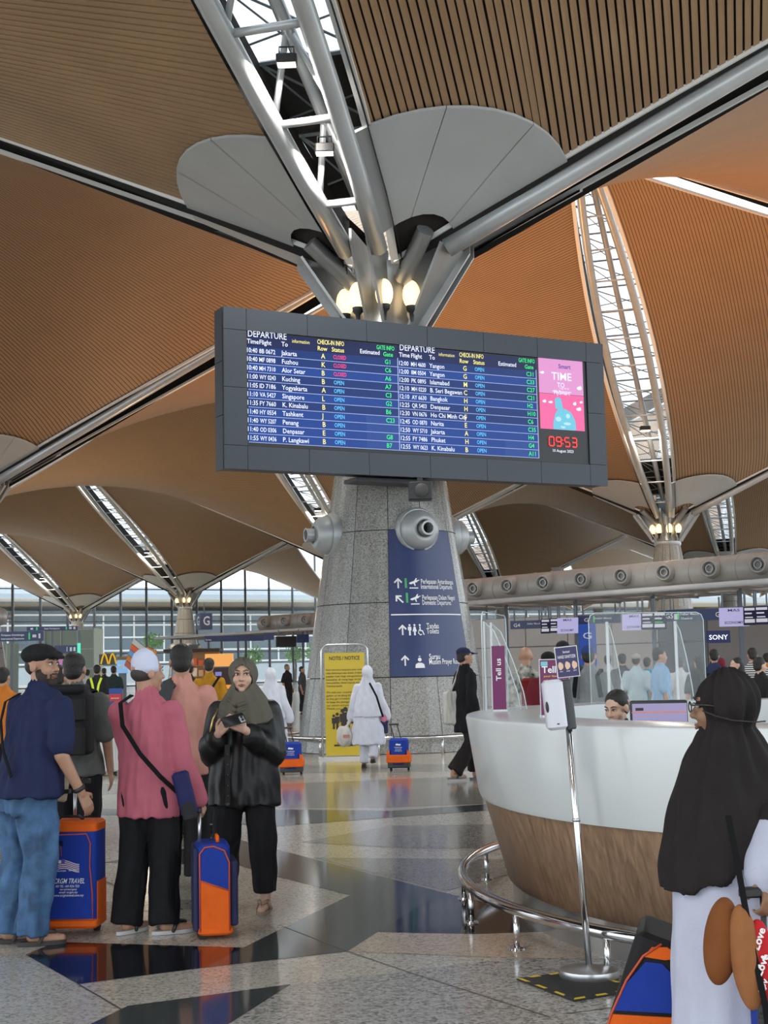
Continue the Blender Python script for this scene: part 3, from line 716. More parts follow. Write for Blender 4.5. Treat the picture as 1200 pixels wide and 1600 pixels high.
# ================================================================== PEOPLE: figure kit
SKIN = mat('skin_tan', (.44, .245, .16), .5, noise=(25, .06)); SKIN_L = mat('skin_light', (.60, .38, .28), .5, noise=(25, .05)); SKIN_D = mat('skin_brown', (.27, .145, .085), .5, noise=(25, .06))
HAIR = mat('black_hair', (.012, .010, .009), .5, bump=(120, .5)); GREYH = mat('grey_hair', (.15, .13, .12), .6, bump=(120, .4))
EYEW = mat('eye_white', (.72, .70, .68), .3); IRIS = mat('dark_iris', (.015, .010, .008), .2); LIP = mat('lip', (.36, .13, .11), .45); LIPD = mat('lip_brown', (.25, .10, .075), .45)
BEARD = mat('beard', (.035, .025, .02), .7, bump=(200, .5))
def cloth(name, c, rough=.85, n=.08, sheen=0.): return mat('cloth_' + name, c, rough, noise=(14, n), bump=(160, .12), sheen=sheen, spec=.2)
def cap(mb, p, q, r0, r1, n=10):
    p, q = Vector(p), Vector(q)
    mb.tube([p, p.lerp(q, .5), q], [r0, (r0 + r1) / 2, r1], n)
    mb.ell(p, (r0,) * 3, n, 6); mb.ell(q, (r1,) * 3, n, 6); return mb
def chain(mb, pts, rs, n=10):
    for k in range(len(pts) - 1): cap(mb, pts[k], pts[k + 1], rs[k], rs[k + 1], n)
    return mb
def remesh(mb, vox, smooth=4, fac=.5):
    me = bpy.data.meshes.new('tmp'); me.from_pydata(mb.v, [], mb.f)
    bm = bmesh.new(); bm.from_mesh(me); bmesh.ops.recalc_face_normals(bm, faces=bm.faces); bm.to_mesh(me); bm.free()
    ob = bpy.data.objects.new('tmp', me); _TS.collection.objects.link(ob)
    r = ob.modifiers.new('r', 'REMESH'); r.mode = 'VOXEL'; r.voxel_size = vox; r.use_smooth_shade = True
    if smooth: s = ob.modifiers.new('s', 'SMOOTH'); s.factor = fac; s.iterations = smooth
    _TS.view_layers[0].update()
    out = bpy.data.meshes.new_from_object(ob.evaluated_get(_TS.view_layers[0].depsgraph))
    bpy.data.objects.remove(ob); bpy.data.meshes.remove(me)
    return out
def folds(me, amp, fr=26., seed=0, zlo=None, zhi=None, cx=0., cy=0.):
    """soft hanging folds: displacement along the normals"""
    n = len(me.vertices); co = np.zeros(n * 3); no = np.zeros(n * 3)
    me.vertices.foreach_get('co', co); me.vertex_normals.foreach_get('vector', no)
    co = co.reshape(-1, 3); no = no.reshape(-1, 3); rs = np.random.RandomState(seed); ph = rs.rand(8) * 6.28
    x, y, z = co.T; a = np.arctan2(y - cy, x - cx)
    w = np.sin(fr * x + 5 * z + ph[0]) * np.sin(fr * .8 * y + 4 * z + ph[1]) + .8 * np.sin(7 * a + 4 * z + ph[2]) * np.sin(3 * a + 9 * z + ph[3]) + .5 * np.sin(13 * a - 6 * z + ph[4]) + .5 * np.sin(fr * 1.4 * z + 3 * a + ph[5]) * np.sin(6 * a + ph[6])
    k = np.ones(n)
    if zlo is not None: k = np.clip((zhi - z) / max(1e-6, (zhi - zlo)), .15, 1)
    co = co + no * (amp * w * k)[:, None]
    me.vertices.foreach_set('co', co.ravel()); me.update(); return me
def cut(me, fn):
    """remove the faces whose centre satisfies fn"""
    bm = bmesh.new(); bm.from_mesh(me)
    bmesh.ops.delete(bm, geom=[f for f in bm.faces if fn(f.calc_center_median())], context='FACES'); bm.to_mesh(me); bm.free(); return me
BODYP = [(.44, .094, .066), (.50, .100, .072), (.55, .094, .070), (.61, .083, .063), (.67, .089, .066), (.73, .099, .069), (.785, .099, .062), (.812, .076, .052), (.835, .046, .043)]
def band(z, tab=BODYP):
    for k in range(len(tab) - 1):
        a, b_ = tab[k], tab[k + 1]
        if z <= b_[0]:
            t = max(0, (z - a[0]) / (b_[0] - a[0])); return a[1] + (b_[1] - a[1]) * t, a[2] + (b_[2] - a[2]) * t
    return tab[-1][1:]
class Fig:
    """standing figure, local frame faces -y; +x is the viewer's right when it faces the camera"""
    def __init__(s, label, loc, yaw, H=1.68, vox=.011, skin=SKIN, head_yaw=0., head_pitch=0., head_roll=0., build=1., group=None, name='person', lean=0.):
        s.root = empty(name, loc, math.radians(yaw), label, 'person', group); s.H = H; s.vox = vox; s.skin = skin; s.w = build
        s.k = H / 1.68
        s.neck = Vector((0, .012, .853)) * H
        s.hR = Matrix.Rotation(math.radians(head_yaw), 3, 'Z') @ Matrix.Rotation(math.radians(head_pitch), 3, 'X') @ Matrix.Rotation(math.radians(head_roll), 3, 'Y')
        s.sh = {d: Vector((d * .104 * build, .008, .785)) * H for d in (-1, 1)}
        s.el = {d: Vector((d * .135 * build, .02, .635)) * H for d in (-1, 1)}
        s.wr = {d: Vector((d * .14 * build, -.02, .49)) * H for d in (-1, 1)}
        s.hip = {d: Vector((d * .053, 0, .50)) * H for d in (-1, 1)}
        s.kn = {d: Vector((d * .06, -.01, .275)) * H for d in (-1, 1)}
        s.an = {d: Vector((d * .062, .015, .045)) * H for d in (-1, 1)}
        for q_ in (s.sh, s.el, s.wr):
            for d in q_: q_[d].y += lean * (q_[d].z - .5 * H)
        s.neck.y += lean * .36 * H
        s.hand = {d: None for d in (-1, 1)}; s.lean = lean; s.bodymb = MB(); s.toe = {d: 0. for d in (-1, 1)}; s.legs = True
    def hp(s, x, y, z):                                        # head-local (metres at 1.68 m height) to figure
        return s.neck + s.hR @ (Vector((x, y - .005, z + .122)) * s.k) + Vector((0, -.012, 0))
    def part(s, name, me, m, parent=None):
        return link(name, me, m, parent or s.root)
    def put(s, name, mb, m, smooth=True, parent=None): return mb.build(name, m, parent or s.root, smooth)
    # ---- body
    def head_prims(s, mb):
        k = s.k; R = s.hR
        E = lambda c, r: mb.ell(s.hp(*c), [q * k for q in r], 16, 10, R)
        E((0, .012, .03), (.074, .094, .085)); E((0, -.025, -.042), (.058, .064, .074)); E((0, -.064, -.098), (.026, .024, .02))
        for d in (-1, 1):
            E((d * .034, -.052, -.028), (.03, .032, .034)); E((d * .077, .012, -.008), (.011, .024, .032))
            cap(mb, s.hp(d * .012, -.08, .030), s.hp(d * .042, -.068, .030), .012 * k, .012 * k, 8)
        cap(mb, s.hp(0, -.084, .012), s.hp(0, -.104, -.026), .008 * k, .0135 * k, 8)
        for d in (-1, 1): E((d * .012, -.094, -.03), (.009, .010, .008))
        E((0, -.082, -.063), (.021, .013, .010))
        cap(mb, s.hp(0, .02, -.05), s.neck + Vector((0, .0, -.04)) * s.H, .053 * k, .050 * k, 12)
    def hand_prims(s, mb, w, dr, th, curl=.35, pn=None, spread=0.):
        k = s.k; dr = Vector(dr).normalized(); th = Vector(th); th = (th - dr * th.dot(dr)).normalized(); pn = Vector(pn).normalized() if pn else dr.cross(th).normalized()
        w = Vector(w)
        for o in (-.022, 0, .022): cap(mb, w + dr * .012 * k + th * o * .7 * k, w + dr * .082 * k + th * o * 1.25 * k, .0145 * k, .0125 * k, 8)
        for f, L in enumerate((.070, .078, .072, .056)):
            p = w + dr * .085 * k + th * (.030 - .0195 * f) * k; a = curl * .7; d = dr; 
            for q, fr in enumerate((.44, .32, .24)):
                ang = a * (q + 1); d = dr * math.cos(ang) + pn * math.sin(ang) + th * spread * (1.5 - f) * .1
                p2 = p + d * L * fr * 1.1 * k; cap(mb, p, p2, (.0092 - .0009 * q) * k, (.0085 - .0009 * q) * k, 7); p = p2
        p = w + dr * .022 * k + th * .03 * k
        p2 = p + (dr * .6 + th * .75 + pn * .25).normalized() * .036 * k; p3 = p2 + (dr * .85 + th * .2 + pn * (.3 + curl * .6)).normalized() * .036 * k
        cap(mb, p, p2, .0125 * k, .0105 * k, 8); cap(mb, p2, p3, .0105 * k, .0085 * k, 8)
    def body(s, arms=True, feet=True):
        H, mb = s.H, MB()
        mb.loft([[Vector((rx * H * .8 * s.w * math.cos(a), ry * H * .78 * s.w * math.sin(a) + s.ly(z), z * H)) for a in [2 * PI * q / 18 for q in range(18)]] for z, rx, ry in BODYP])
        s.head_prims(mb)
        for d in (-1, 1):
            if arms:
                chain(mb, [s.sh[d], s.el[d], s.wr[d]], [.028 * H, .0245 * H * (.9 + .1 * s.w), .0165 * H])
                hd = s.hand[d] or dict()
                fw = (s.wr[d] - s.el[d]).normalized()
                s.hand_prims(mb, s.wr[d], hd.get('dir', fw), hd.get('th', (0, -1, 0)), hd.get('curl', .35), hd.get('pn', (-d, 0, 0)))
            if s.legs:
                chain(mb, [s.hip[d], s.kn[d], s.an[d]], [.048 * H, .032 * H, .021 * H])
                if feet:
                    a = s.an[d]; t = math.radians(s.toe[d]); f = Vector((math.sin(t), -math.cos(t), 0))
                    cap(mb, (a.x, a.y, .05 * s.k + s.fz(d)), a.xy.to_3d() + f * .11 * s.k + Vector((0, 0, .035 + s.fz(d))), .034 * s.k, .03 * s.k, 8)
                    cap(mb, a.xy.to_3d() + f * .05 * s.k + Vector((0, 0, .036 + s.fz(d))), a.xy.to_3d() + f * .165 * s.k + Vector((0, 0, .03 + s.fz(d))), .034 * s.k, .026 * s.k, 8)
        mb.add(s.bodymb.v, s.bodymb.f)
        return s.part('body', remesh(mb, s.vox * .62, 3), s.skin)
    def fz(s, d): return s.an[d].z - .045 * s.H
    def ly(s, z): return s.lean * max(0, z - .5) * s.H
    def face(s, lip=LIP, brow=HAIR, gaze=0.):
        k, R = s.k, s.hR
        for d in (-1, 1):
            e = s.put('eye', MB().ell(s.hp(d * .031, -.0775, .008), (.0145 * k, .009 * k, .0075 * k), 10, 8, R), EYEW)
            s.put('iris', MB().ell(s.hp(d * .031 + gaze * .006, -.0845, .0085), (.0068 * k, .003 * k, .0068 * k), 10, 6, R), IRIS, True, e)
            s.put('eyelid', chain(MB(), [s.hp(d * .016, -.083, .010), s.hp(d * .031, -.088, .0165), s.hp(d * .047, -.078, .011)], [.0022 * k, .0028 * k, .002 * k], 6), brow)
            s.put('eyebrow', chain(MB(), [s.hp(d * .014, -.090, .029), s.hp(d * .032, -.088, .036), s.hp(d * .05, -.072, .031)], [.0032 * k, .0036 * k, .002 * k], 6), brow)
        mb = MB(); chain(mb, [s.hp(-.021, -.086, -.063), s.hp(0, -.0955, -.059), s.hp(.021, -.086, -.063)], [.003 * k, .0055 * k, .003 * k], 8)
        chain(mb, [s.hp(-.018, -.086, -.0665), s.hp(0, -.0945, -.0695), s.hp(.018, -.086, -.0665)], [.003 * k, .006 * k, .003 * k], 8)
        s.put('lips', mb, lip)
        for d in (-1, 1): s.put('nostril', MB().ell(s.hp(d * .0075, -.1035, -.035), (.0035 * k, .003 * k, .002 * k), 6, 4, R), brow)
    def hair(s, m=HAIR, long=0, low=-.01, name='hair'):
        k, R = s.k, s.hR; mb = MB()
        mb.ell(s.hp(0, .022, .045), (.083 * k, .094 * k, .084 * k), 18, 12, R)
        mb.ell(s.hp(0, .05, low), (.07 * k, .062 * k, .07 * k), 14, 10, R)
        if long: chain(mb, [s.hp(0, .06, 0), s.hp(0, .07, -.12), s.hp(0, .075, -.12 - long)], [.08 * k, .075 * k, .055 * k], 14)
        return s.part(name, remesh(mb, s.vox * .8, 3), m)
    # ---- clothes
    def torso(s, mb, z0, z1=.835, grow=1.10, flare=0., n=24, sag=0., tab=BODYP):
        H = s.H; zs = [z0 + (z1 - z0) * q / 10 for q in range(11)]
        mb.loft([[Vector(((band(z, tab)[0] * grow * s.w + flare * max(0, .7 - z)) * H * math.cos(a), (band(z, tab)[1] * grow * s.w + flare * max(0, .7 - z)) * H * math.sin(a) + s.ly(z), z * H)) for a in [2 * PI * q / n for q in range(n)]] for z in zs])
        return mb
    def sleeve(s, mb, d, r=(.039, .038, .032), upto=1.):
        H = s.H; pts = [s.sh[d], s.el[d], s.wr[d]]
        if upto >= 1: 
            w = s.el[d].lerp(s.wr[d], upto - 1) if upto < 2 else s.wr[d]
            chain(mb, [pts[0], pts[1], w], [r[0] * H, r[1] * H, r[2] * H], 12)
        else: cap(mb, pts[0], pts[0].lerp(pts[1], upto), r[0] * H, r[1] * H, 12)
        return mb
    def top(s, name, m, z0=.47, sleeve=2., r=(.039, .038, .032), grow=1.12, flare=0., amp=.004, seed=0, collar=True, z1=.838, vox=None, sides=(-1, 1), extra=None, tab=BODYP, fr=26.):
        mb = s.torso(MB(), z0, z1, grow, flare, tab=tab)
        for d in sides: s.sleeve(mb, d, r, sleeve)
        if collar: cap(mb, (0, .01 * s.H + s.ly(.84), .828 * s.H), (0, .008 * s.H + s.ly(.85), .853 * s.H), .047 * s.H, .042 * s.H, 14)
        if extra: extra(mb)
        me = remesh(mb, vox or s.vox, 4)
        if amp: folds(me, amp * 1.6, fr, seed)
        return s.part(name, me, m)
    def trousers(s, name, m, r=(.060, .048, .040), hem=.055, top=.56, amp=.004, seed=3, grow=.99):
        H = s.H; mb = s.torso(MB(), .432, top, grow)
        for d in (-1, 1):
            a = s.kn[d].lerp(s.an[d], (s.kn[d].z - (hem * H + s.fz(d))) / max(1e-4, s.kn[d].z - s.an[d].z))
            chain(mb, [s.hip[d], s.kn[d]], [r[0] * H, r[1] * H], 12); mb.tube([s.kn[d] + Vector((0, 0, .01)), s.kn[d].lerp(a, .5), a], [r[1] * H, (r[1] + r[2]) / 2 * H, r[2] * H], 12)
        me = remesh(mb, s.vox, 3); folds(me, amp * 1.5, 22., seed); return s.part(name, me, m)
    def skirt(s, name, m, z0=.04, top=.62, r0=.17, amp=.006, seed=5, ry=.8, off=(0, 0), prof=None):
        H = s.H; mb = MB()
        prof = prof or [(top, band(top)[0] * 1.12), (.5, .112), (.35, (.112 + r0) / 2 * .98), (.2, r0 * .93), (z0, r0)]
        prof = [p for p in prof if p[0] >= z0]
        mb.loft([[Vector((rx * H * math.cos(a) + off[0] * (top - z) * H, rx * ry * H * math.sin(a) + off[1] * (top - z) * H, z * H)) for a in [2 * PI * q / 28 for q in range(28)]] for z, rx in reversed(prof)])
        me = remesh(mb, s.vox, 2); folds(me, amp, 20., seed, 0., top * H); return s.part(name, me, m)
    def shoes(s, m, sole=RUBBER, sandal=False, name='shoe', L=.165):
        for d in (-1, 1):
            a = s.an[d]; t = math.radians(s.toe[d]); f = Vector((math.sin(t), -math.cos(t), 0)); x = Vector((-f.y, f.x, 0)); b0 = a.xy.to_3d() + Vector((0, 0, s.fz(d)))
            out = []
            for q in range(20):
                an = 2 * PI * q / 20; u = math.cos(an); v = math.sin(an)
                out.append(b0 + f * (.055 + u * .135) * s.k + x * v * (.047 if u > 0 else .037) * s.k)
            so = MB().loft([[p + Vector((0, 0, .002)) for p in out], [p + Vector((0, 0, .024 * s.k)) for p in out]]).build('sole' if sandal else 'sole', sole, s.root, 'auto')
            if sandal:
                for q in (-1, 1):
                    s.put('strap', chain(MB(), [b0 + f * .13 * s.k + Vector((0, 0, .066 * s.k)), b0 + f * .07 * s.k + x * q * .028 * s.k + Vector((0, 0, .078 * s.k)), b0 + f * .04 * s.k + x * q * .046 * s.k + Vector((0, 0, .022))], [.009 * s.k, .013 * s.k, .011 * s.k], 7), m, True, so)
            else:
                mb = MB(); cap(mb, b0 + Vector((0, 0, .045 * s.k)), b0 + f * .07 * s.k + Vector((0, 0, .042 * s.k)), .040 * s.k, .041 * s.k); cap(mb, b0 + f * .06 * s.k + Vector((0, 0, .038 * s.k)), b0 + f * .155 * s.k + Vector((0, 0, .03 * s.k)), .042 * s.k, .031 * s.k)
                s.part(name, remesh(mb, .009, 2), m, so)
    def hijab(s, m, to=.70, wide=.125, deep=.085, back=None, amp=.005, seed=1, hole=(.056, .080), name='hijab', cx=0., front=0., asym=0., tie=.0):
        H, k, R = s.H, s.k, s.hR; mb = MB()
        mb.ell(s.hp(0, .018, .012), (.092 * k, .112 * k, .120 * k), 20, 14, R)
        mb.ell(s.hp(0, .0, -.05), (.076 * k, .092 * k, .09 * k), 18, 12, R)
        rings = []
        zt = s.neck.z / H + .035
        for q in range(9):
            t = q / 8; z = zt + (to - zt) * t
            e = 1 - (1 - t) ** 1.7
            rx = .052 + (wide - .052) * e; ry = .05 + (deep - .05) * e
            rings.append([Vector((rx * H * math.cos(a) + cx * t, ry * H * math.sin(a) + front * t * (1 if math.sin(a) < 0 else .2) + .004 * H, (z + asym * t * math.cos(a) + tie * t * max(0, -math.sin(a))) * H)) for a in [2 * PI * w_ / 26 for w_ in range(26)]])
        mb.loft(rings)
        me = remesh(mb, s.vox * .75, 3)
        iR = R.inverted(); o = s.hp(0, 0, 0)
        if hole: cut(me, lambda c: (lambda v: v.y < -.01 and (v.x / hole[0]) ** 2 + ((v.z + .022) / hole[1]) ** 2 < 1)(iR @ (c - o) / k))
        folds(me, amp, 30., seed); return s.part(name, me, m)
def strap(par, pts, w, t, m, name='strap'):
    """flat band along a path"""
    if m is BLACK: m = mat('strap_webbing_black', (.010, .010, .011), .9, spec=.15)
    pts = [Vector(p) for p in pts]; mb = MB(); rings = []
    for k, p in enumerate(pts):
        d = (pts[min(k + 1, len(pts) - 1)] - pts[max(0, k - 1)]).normalized(); side = d.cross(Vector((0, 1, 0))).normalized(); n = side.cross(d)
        rings.append([p + side * w / 2 + n * t / 2, p - side * w / 2 + n * t / 2, p - side * w / 2 - n * t / 2, p + side * w / 2 - n * t / 2])
    return mb.loft(rings).build(name, m, par)
# ================================================================== PEOPLE
def at_floor(x, Y): p = A(x, 1040, Y); return Vector((p.x, Y, 0))
# ---- man in navy polo, seen from behind, looking back to the right
f = Fig('man in navy polo and black flat cap looking over his shoulder', G(42, 1474), 138, 1.69, .0105, SKIN, head_yaw=-72, build=1.2, lean=-.17)
f.el[-1] = Vector((-.150, -.03, .625)) * f.H; f.wr[-1] = Vector((-.165, -.10, .495)) * f.H
f.hand[-1] = dict(curl=.5, th=(0, -1, 0), pn=(1, 0, 0)); f.toe[1] = -35; f.toe[-1] = -30
f.an[-1] += Vector((.02, -.0, 0)); f.an[1] += Vector((-.0, .04, 0)); f.el[1] = Vector((.13, -.05, .62)) * f.H; f.wr[1] = Vector((.12, -.12, .52)) * f.H
f.body(); f.face(LIPD, gaze=.6)
NAVYC = cloth('navy_polo', (.020, .027, .075))
def collar(mb):
    H = f.H; cap(mb, (0, .02 * H + f.ly(.845), .825 * H), (0, .012 * H + f.ly(.868), .846 * H), .046 * H, .043 * H, 16)
f.top('polo_shirt', NAVYC, .485, .78, (.042, .043, .04), 1.06, .10, .004, 1, False, extra=collar)
f.trousers('jeans', mat('denim', (.055, .125, .25), .85, noise=(9, .45), bump=(220, .2)), (.066, .058, .058), .035, .55, .007, 4, 1.06)
f.shoes(mat('sandal_strap_grey', (.07, .06, .055), .7), mat('sandal_sole_grey', (.06, .052, .05), .8), True)
mb = MB(); k = f.k
mb.ell(f.hp(0, .022, .062), (.095 * k, .118 * k, .066 * k), 18, 10, f.hR); cap(mb, f.hp(-.04, -.085, .058), f.hp(.04, -.085, .058), .024 * k, .024 * k); cap(mb, f.hp(-.028, -.122, .044), f.hp(.028, -.122, .044), .013 * k, .013 * k)
f.part('flat_cap', remesh(mb, .008, 4), cloth('black_cap', (.016, .016, .018)))
mb = MB(); mb.ell(f.hp(0, .055, -.0), (.066 * k, .058 * k, .06 * k), 14, 10, f.hR); f.part('hair', remesh(mb, .008, 2), HAIR)
mb = MB(); mb.ell(f.hp(0, -.024, -.052), (.0625 * k, .0685 * k, .070 * k), 20, 14, f.hR); mb.ell(f.hp(0, -.066, -.100), (.032 * k, .028 * k, .026 * k), 14, 8, f.hR)
me = remesh(mb, .005, 2); iR_ = f.hR.inverted(); o_ = f.hp(0, 0, 0)
def shaven(c):
    v = iR_ @ (c - o_) / k
    if v.y > .02 or v.z > .0: return True
    if v.y > -.035: return v.z > -.012 and False
    return not (v.z < -.078 or abs(v.x) > .047 or (v.z > -.056 and v.z < -.046 and abs(v.x) < .026 and v.y < -.07) or (abs(v.x) > .026 and abs(v.x) < .034 and v.z < -.05))
f.part('beard', cut(me, shaven), BEARD)
w = f.wr[-1]; fw = (f.wr[-1] - f.el[-1]).normalized(); q = fw.to_track_quat('Z', 'Y').to_matrix()
f.put('watch_strap', MB().lathe([(.033, -.012), (.037, -.010), (.037, .010), (.033, .012)], w - fw * .03, 18, q), BLACK)
strap(f.root, [Vector((x_, y_ - .17 * (z_ - .5), z_)) * f.H for x_, y_, z_ in ((.085, .03, .832), (.085, .085, .805), (.06, .108, .74), (.01, .118, .65), (-.06, .115, .56))], .022, .006, BLACK, 'sling_strap')
# ---- man with backpack
f = Fig('man with large black backpack and grey tee, back turned', at_floor(117, 10.6), 176, 1.67, .013, SKIN, build=1.08)
f.body(); f.hair(); f.top('tee_shirt', cloth('grey_green_tee', (.12, .125, .12)), .47, .9, (.042, .046, .04), 1.1, .08, .004, 2)
f.trousers('trousers', cloth('black_trousers', (.012, .012, .014)), (.066, .056, .05)); f.shoes(BLACK)
mb = MB(); mb.rbox(Vector((-.03, .185, .70)) * f.H, (.33, .19, .44), .05); mb.rbox(Vector((-.03, .20, .845)) * f.H, (.27, .2, .06), .03)
bag = f.part('backpack', remesh(mb, .012, 2), cloth('black_nylon', (.016, .016, .018), .7))
f.put('front_pocket', MB().rbox(Vector((-.03, .248, .63)) * f.H, (.28, .05, .2), .02), cloth('black_nylon2', (.02, .02, .022), .6), 'auto', bag)
f.put('front_flap', MB().rbox(Vector((-.03, .25, .76)) * f.H, (.29, .04, .16), .02), cloth('black_nylon2', (.02, .02, .022), .6), 'auto', bag)
f.put('luggage_tag', MB().rbox(Vector((.092, .20, .79)) * f.H, (.05, .02, .05), .008), mat('pale_blue_plastic', (.25, .42, .55), .5), 'auto', bag)
for d in (-1, 1): strap(f.root, [Vector((d * .07, -.07, .73)) * f.H, Vector((d * .075, -.03, .83)) * f.H, Vector((d * .07, .06, .845)) * f.H, Vector((d * .06, .12, .82)) * f.H], .06, .012, BLACK, 'shoulder_strap')
# ---- man in pink tunic and white cap
f = Fig('man in rose pink tunic and white skullcap, back turned', G(232, 1458), 166, 1.63, .0105, SKIN, head_yaw=-42, build=.98)
f.el[1] = Vector((.098, -.05, .62)) * f.H; f.wr[1] = Vector((.05, -.13, .56)) * f.H; f.el[-1] = Vector((-.128, -.01, .60)) * f.H; f.wr[-1] = Vector((-.168, -.07, .465)) * f.H; f.hand[-1] = dict(curl=.9, th=(0, -1, 0), pn=(1, 0, 0))
f.an[-1] += Vector((-.01, .0, 0)); f.an[1] += Vector((.02, .02, 0)); f.toe[-1] = -50; f.toe[1] = -20
f.body(); f.face()
TAB = [(.38, .112, .078), (.50, .108, .076), (.61, .10, .07), (.67, .097, .069), (.73, .101, .07), (.785, .097, .062), (.812, .074, .052), (.835, .046, .043)]
PINK = cloth('rose_pink', (.46, .125, .17), .8, .05)
f.top('tunic', PINK, .41, 2, (.041, .039, .037), 1.05, .0, .0045, 7, True, tab=TAB, fr=18.)
f.trousers('trousers', cloth('black_trousers', (.012, .012, .014)), (.062, .056, .055), .035)
f.shoes(BLACK, mat('sole_white_edge', (.55, .55, .55), .7), True)
k = f.k; mb = MB()
mb.lathe([(.082 * k, -.055 * k), (.086 * k, -.02 * k), (.080 * k, .03 * k), (.058 * k, .068 * k), (.026 * k, .09 * k), (.004 * k, .094 * k)], f.hp(0, .02, .055), 22, f.hR @ Matrix.Rotation(math.radians(-8), 3, 'X'))
CAPW = cloth('white_cap', (.62, .66, .82), .8, .03)
cp_ = f.put('skullcap', mb, CAPW)
MB().tube([f.hp(0, -.062, .06), f.hp(0, -.035, .125), f.hp(0, .01, .150), f.hp(0, .06, .130), f.hp(0, .102, .07), f.hp(0, .106, .01)], .0022, 5).build('cap_seam', CAPW, cp_, True)
mb = MB(); mb.ell(f.hp(0, .035, -.002), (.078 * k, .074 * k, .06 * k), 16, 10, f.hR); f.part('hair', remesh(mb, .008, 2), mat('short_hair', (.05, .04, .035), .7))
strap(f.root, [Vector((.07, -.02, .845)) * f.H, Vector((.075, .07, .82)) * f.H, Vector((.05, .108, .74)) * f.H, Vector((-.02, .114, .64)) * f.H, Vector((-.09, .1, .56)) * f.H, Vector((-.135, .05, .50)) * f.H], .026, .006, BLACK, 'sling_strap')
sb = empty('sling_bag', f.root.matrix_basis @ Vector((0, 0, 0)) if False else (0, 0, 0), 0, 'small navy sling bag at the hip of the pink tunic man', 'bag')
pz = A(289, 1240, f.root.location.y - .17); sb.location = pz
mb = MB(); mb.rbox((0, 0, 0), (.10, .07, .26), .03, M=Matrix.Rotation(math.radians(-14), 3, 'Y')); MB.build(mb, 'pouch', cloth('navy_pouch', (.018, .02, .09), .6), sb, 'auto')
MB().rbox((.025, -.01, -.1), (.085, .075, .11), .03, M=Matrix.Rotation(math.radians(-14), 3, 'Y')).build('pouch_base', cloth('charcoal', (.03, .03, .035)), sb, 'auto')
# ---- man in peach shirt behind
f = Fig('tall man in peach shirt standing behind the pink tunic man', at_floor(284, 10.4), 172, 1.71, .013, SKIN, head_yaw=15)
f.el[-1] = Vector((-.14, -.02, .63)) * f.H; f.wr[-1] = Vector((-.17, -.06, .49)) * f.H
f.body(); f.hair(); f.top('shirt', cloth('peach', (.62, .30, .24), .85, .04), .46, .9, (.043, .046, .04), 1.13, .06, .004, 9)
f.trousers('trousers', cloth('dark_trousers', (.02, .02, .022)), (.066, .056, .05)); f.shoes(BLACK)
strap(f.root, [Vector((.02, -.03, .845)) * f.H, Vector((.04, .07, .83)) * f.H, Vector((.05, .11, .76)) * f.H, Vector((.05, .115, .68)) * f.H], .09, .03, cloth('slate_strap', (.06, .065, .07)), 'bag_strap')
# ---- young woman in olive hijab with phone
f = Fig('young woman in olive hijab and black shirt holding a phone', G(384, 1424), -6, 1.595, .0095, SKIN_L, head_yaw=4, head_pitch=-2)
f.el[-1] = Vector((-.205, .00, .985)); f.wr[-1] = Vector((-.125, -.20, 1.115)); f.el[1] = Vector((.195, .0, .985)); f.wr[1] = Vector((.055, -.215, 1.14))
f.hand[-1] = dict(dir=(.55, -.25, .62), th=(-.5, .2, .8), pn=(.3, .7, .3), curl=.75); f.hand[1] = dict(dir=(-.75, -.2, .45), th=(.2, -.2, .9), pn=(-.2, .8, -.1), curl=.8)
f.kn[1] = Vector((.075, -.0, .275)) * f.H; f.an[1] = Vector((.080, .0, .045)) * f.H; f.kn[-1] = Vector((-.085, .02, .275)) * f.H; f.an[-1] = Vector((-.105, .10, .045)) * f.H
f.body(); f.face(gaze=.7)
BSH = mat('black_satin', (.010, .010, .011), .48, noise=(9, .2), bump=(20, .15), spec=.4)
TABG = [(.40, .142, .094), (.50, .138, .09), (.61, .124, .083), (.67, .115, .078), (.73, .112, .074), (.785, .098, .064), (.812, .074, .054), (.835, .046, .043)]
sh_ = f.top('overshirt', BSH, .415, 1.72, (.042, .052, .048), 1.02, .0, .006, 12, True, tab=TABG, fr=20.)
f.put('button_placket', MB().box(Vector((-.045, -.103, .545)) * f.H, (.032, .012, .36)), BSH, False, sh_)
for q in range(5): f.put('button', MB().lathe([(.006, 0), (.006, .003), (.001, .004)], Vector((-.045, -.108, .46 + .04 * q)) * f.H, 8, Matrix.Rotation(PI / 2, 3, 'X')), mat('button_black', (.03, .03, .03), .25), 'auto', sh_)
f.trousers('trousers', cloth('black_slacks', (.013, .013, .015), .7), (.064, .058, .045), .075, .5, .004, 13)
f.shoes(mat('sandal_beige', (.35, .24, .17), .6), mat('sandal_sole_beige', (.30, .21, .15), .7), True)
OLV = cloth('olive_hijab', (.115, .108, .085), .8, .06)
f.hijab(OLV, .735, .122, .09, amp=.007, seed=4, hole=(.066, .088), front=-.035, asym=.025, tie=-.02, cx=.015)
for q in range(4):
    a = .82 - .022 * q
    f.put('hijab_fold', chain(MB(), [Vector((-.055 - .012 * q, -.05, a + .015)) * f.H, Vector((-.01, -.083 - .006 * q, a - .012)) * f.H, Vector((.06 + .01 * q, -.05, a + .01)) * f.H], [.010, .016, .010], 8), OLV)
f.put('chain_strap', MB().tube([Vector((-.085, -.085, .80)) * f.H, Vector((-.10, -.11, .76)) * f.H, Vector((-.11, -.125, .70)) * f.H], .006, 6), mat('gold', (.7, .5, .2), .3, 1.))
ph = empty('phone', f.root.location + Vector((-.035, -.27, 1.205)), math.radians(20), 'dark smartphone held by the woman in olive hijab', 'phone')
RT = Matrix.Rotation(math.radians(-35), 3, 'X') @ Matrix.Rotation(math.radians(75), 3, 'Y')
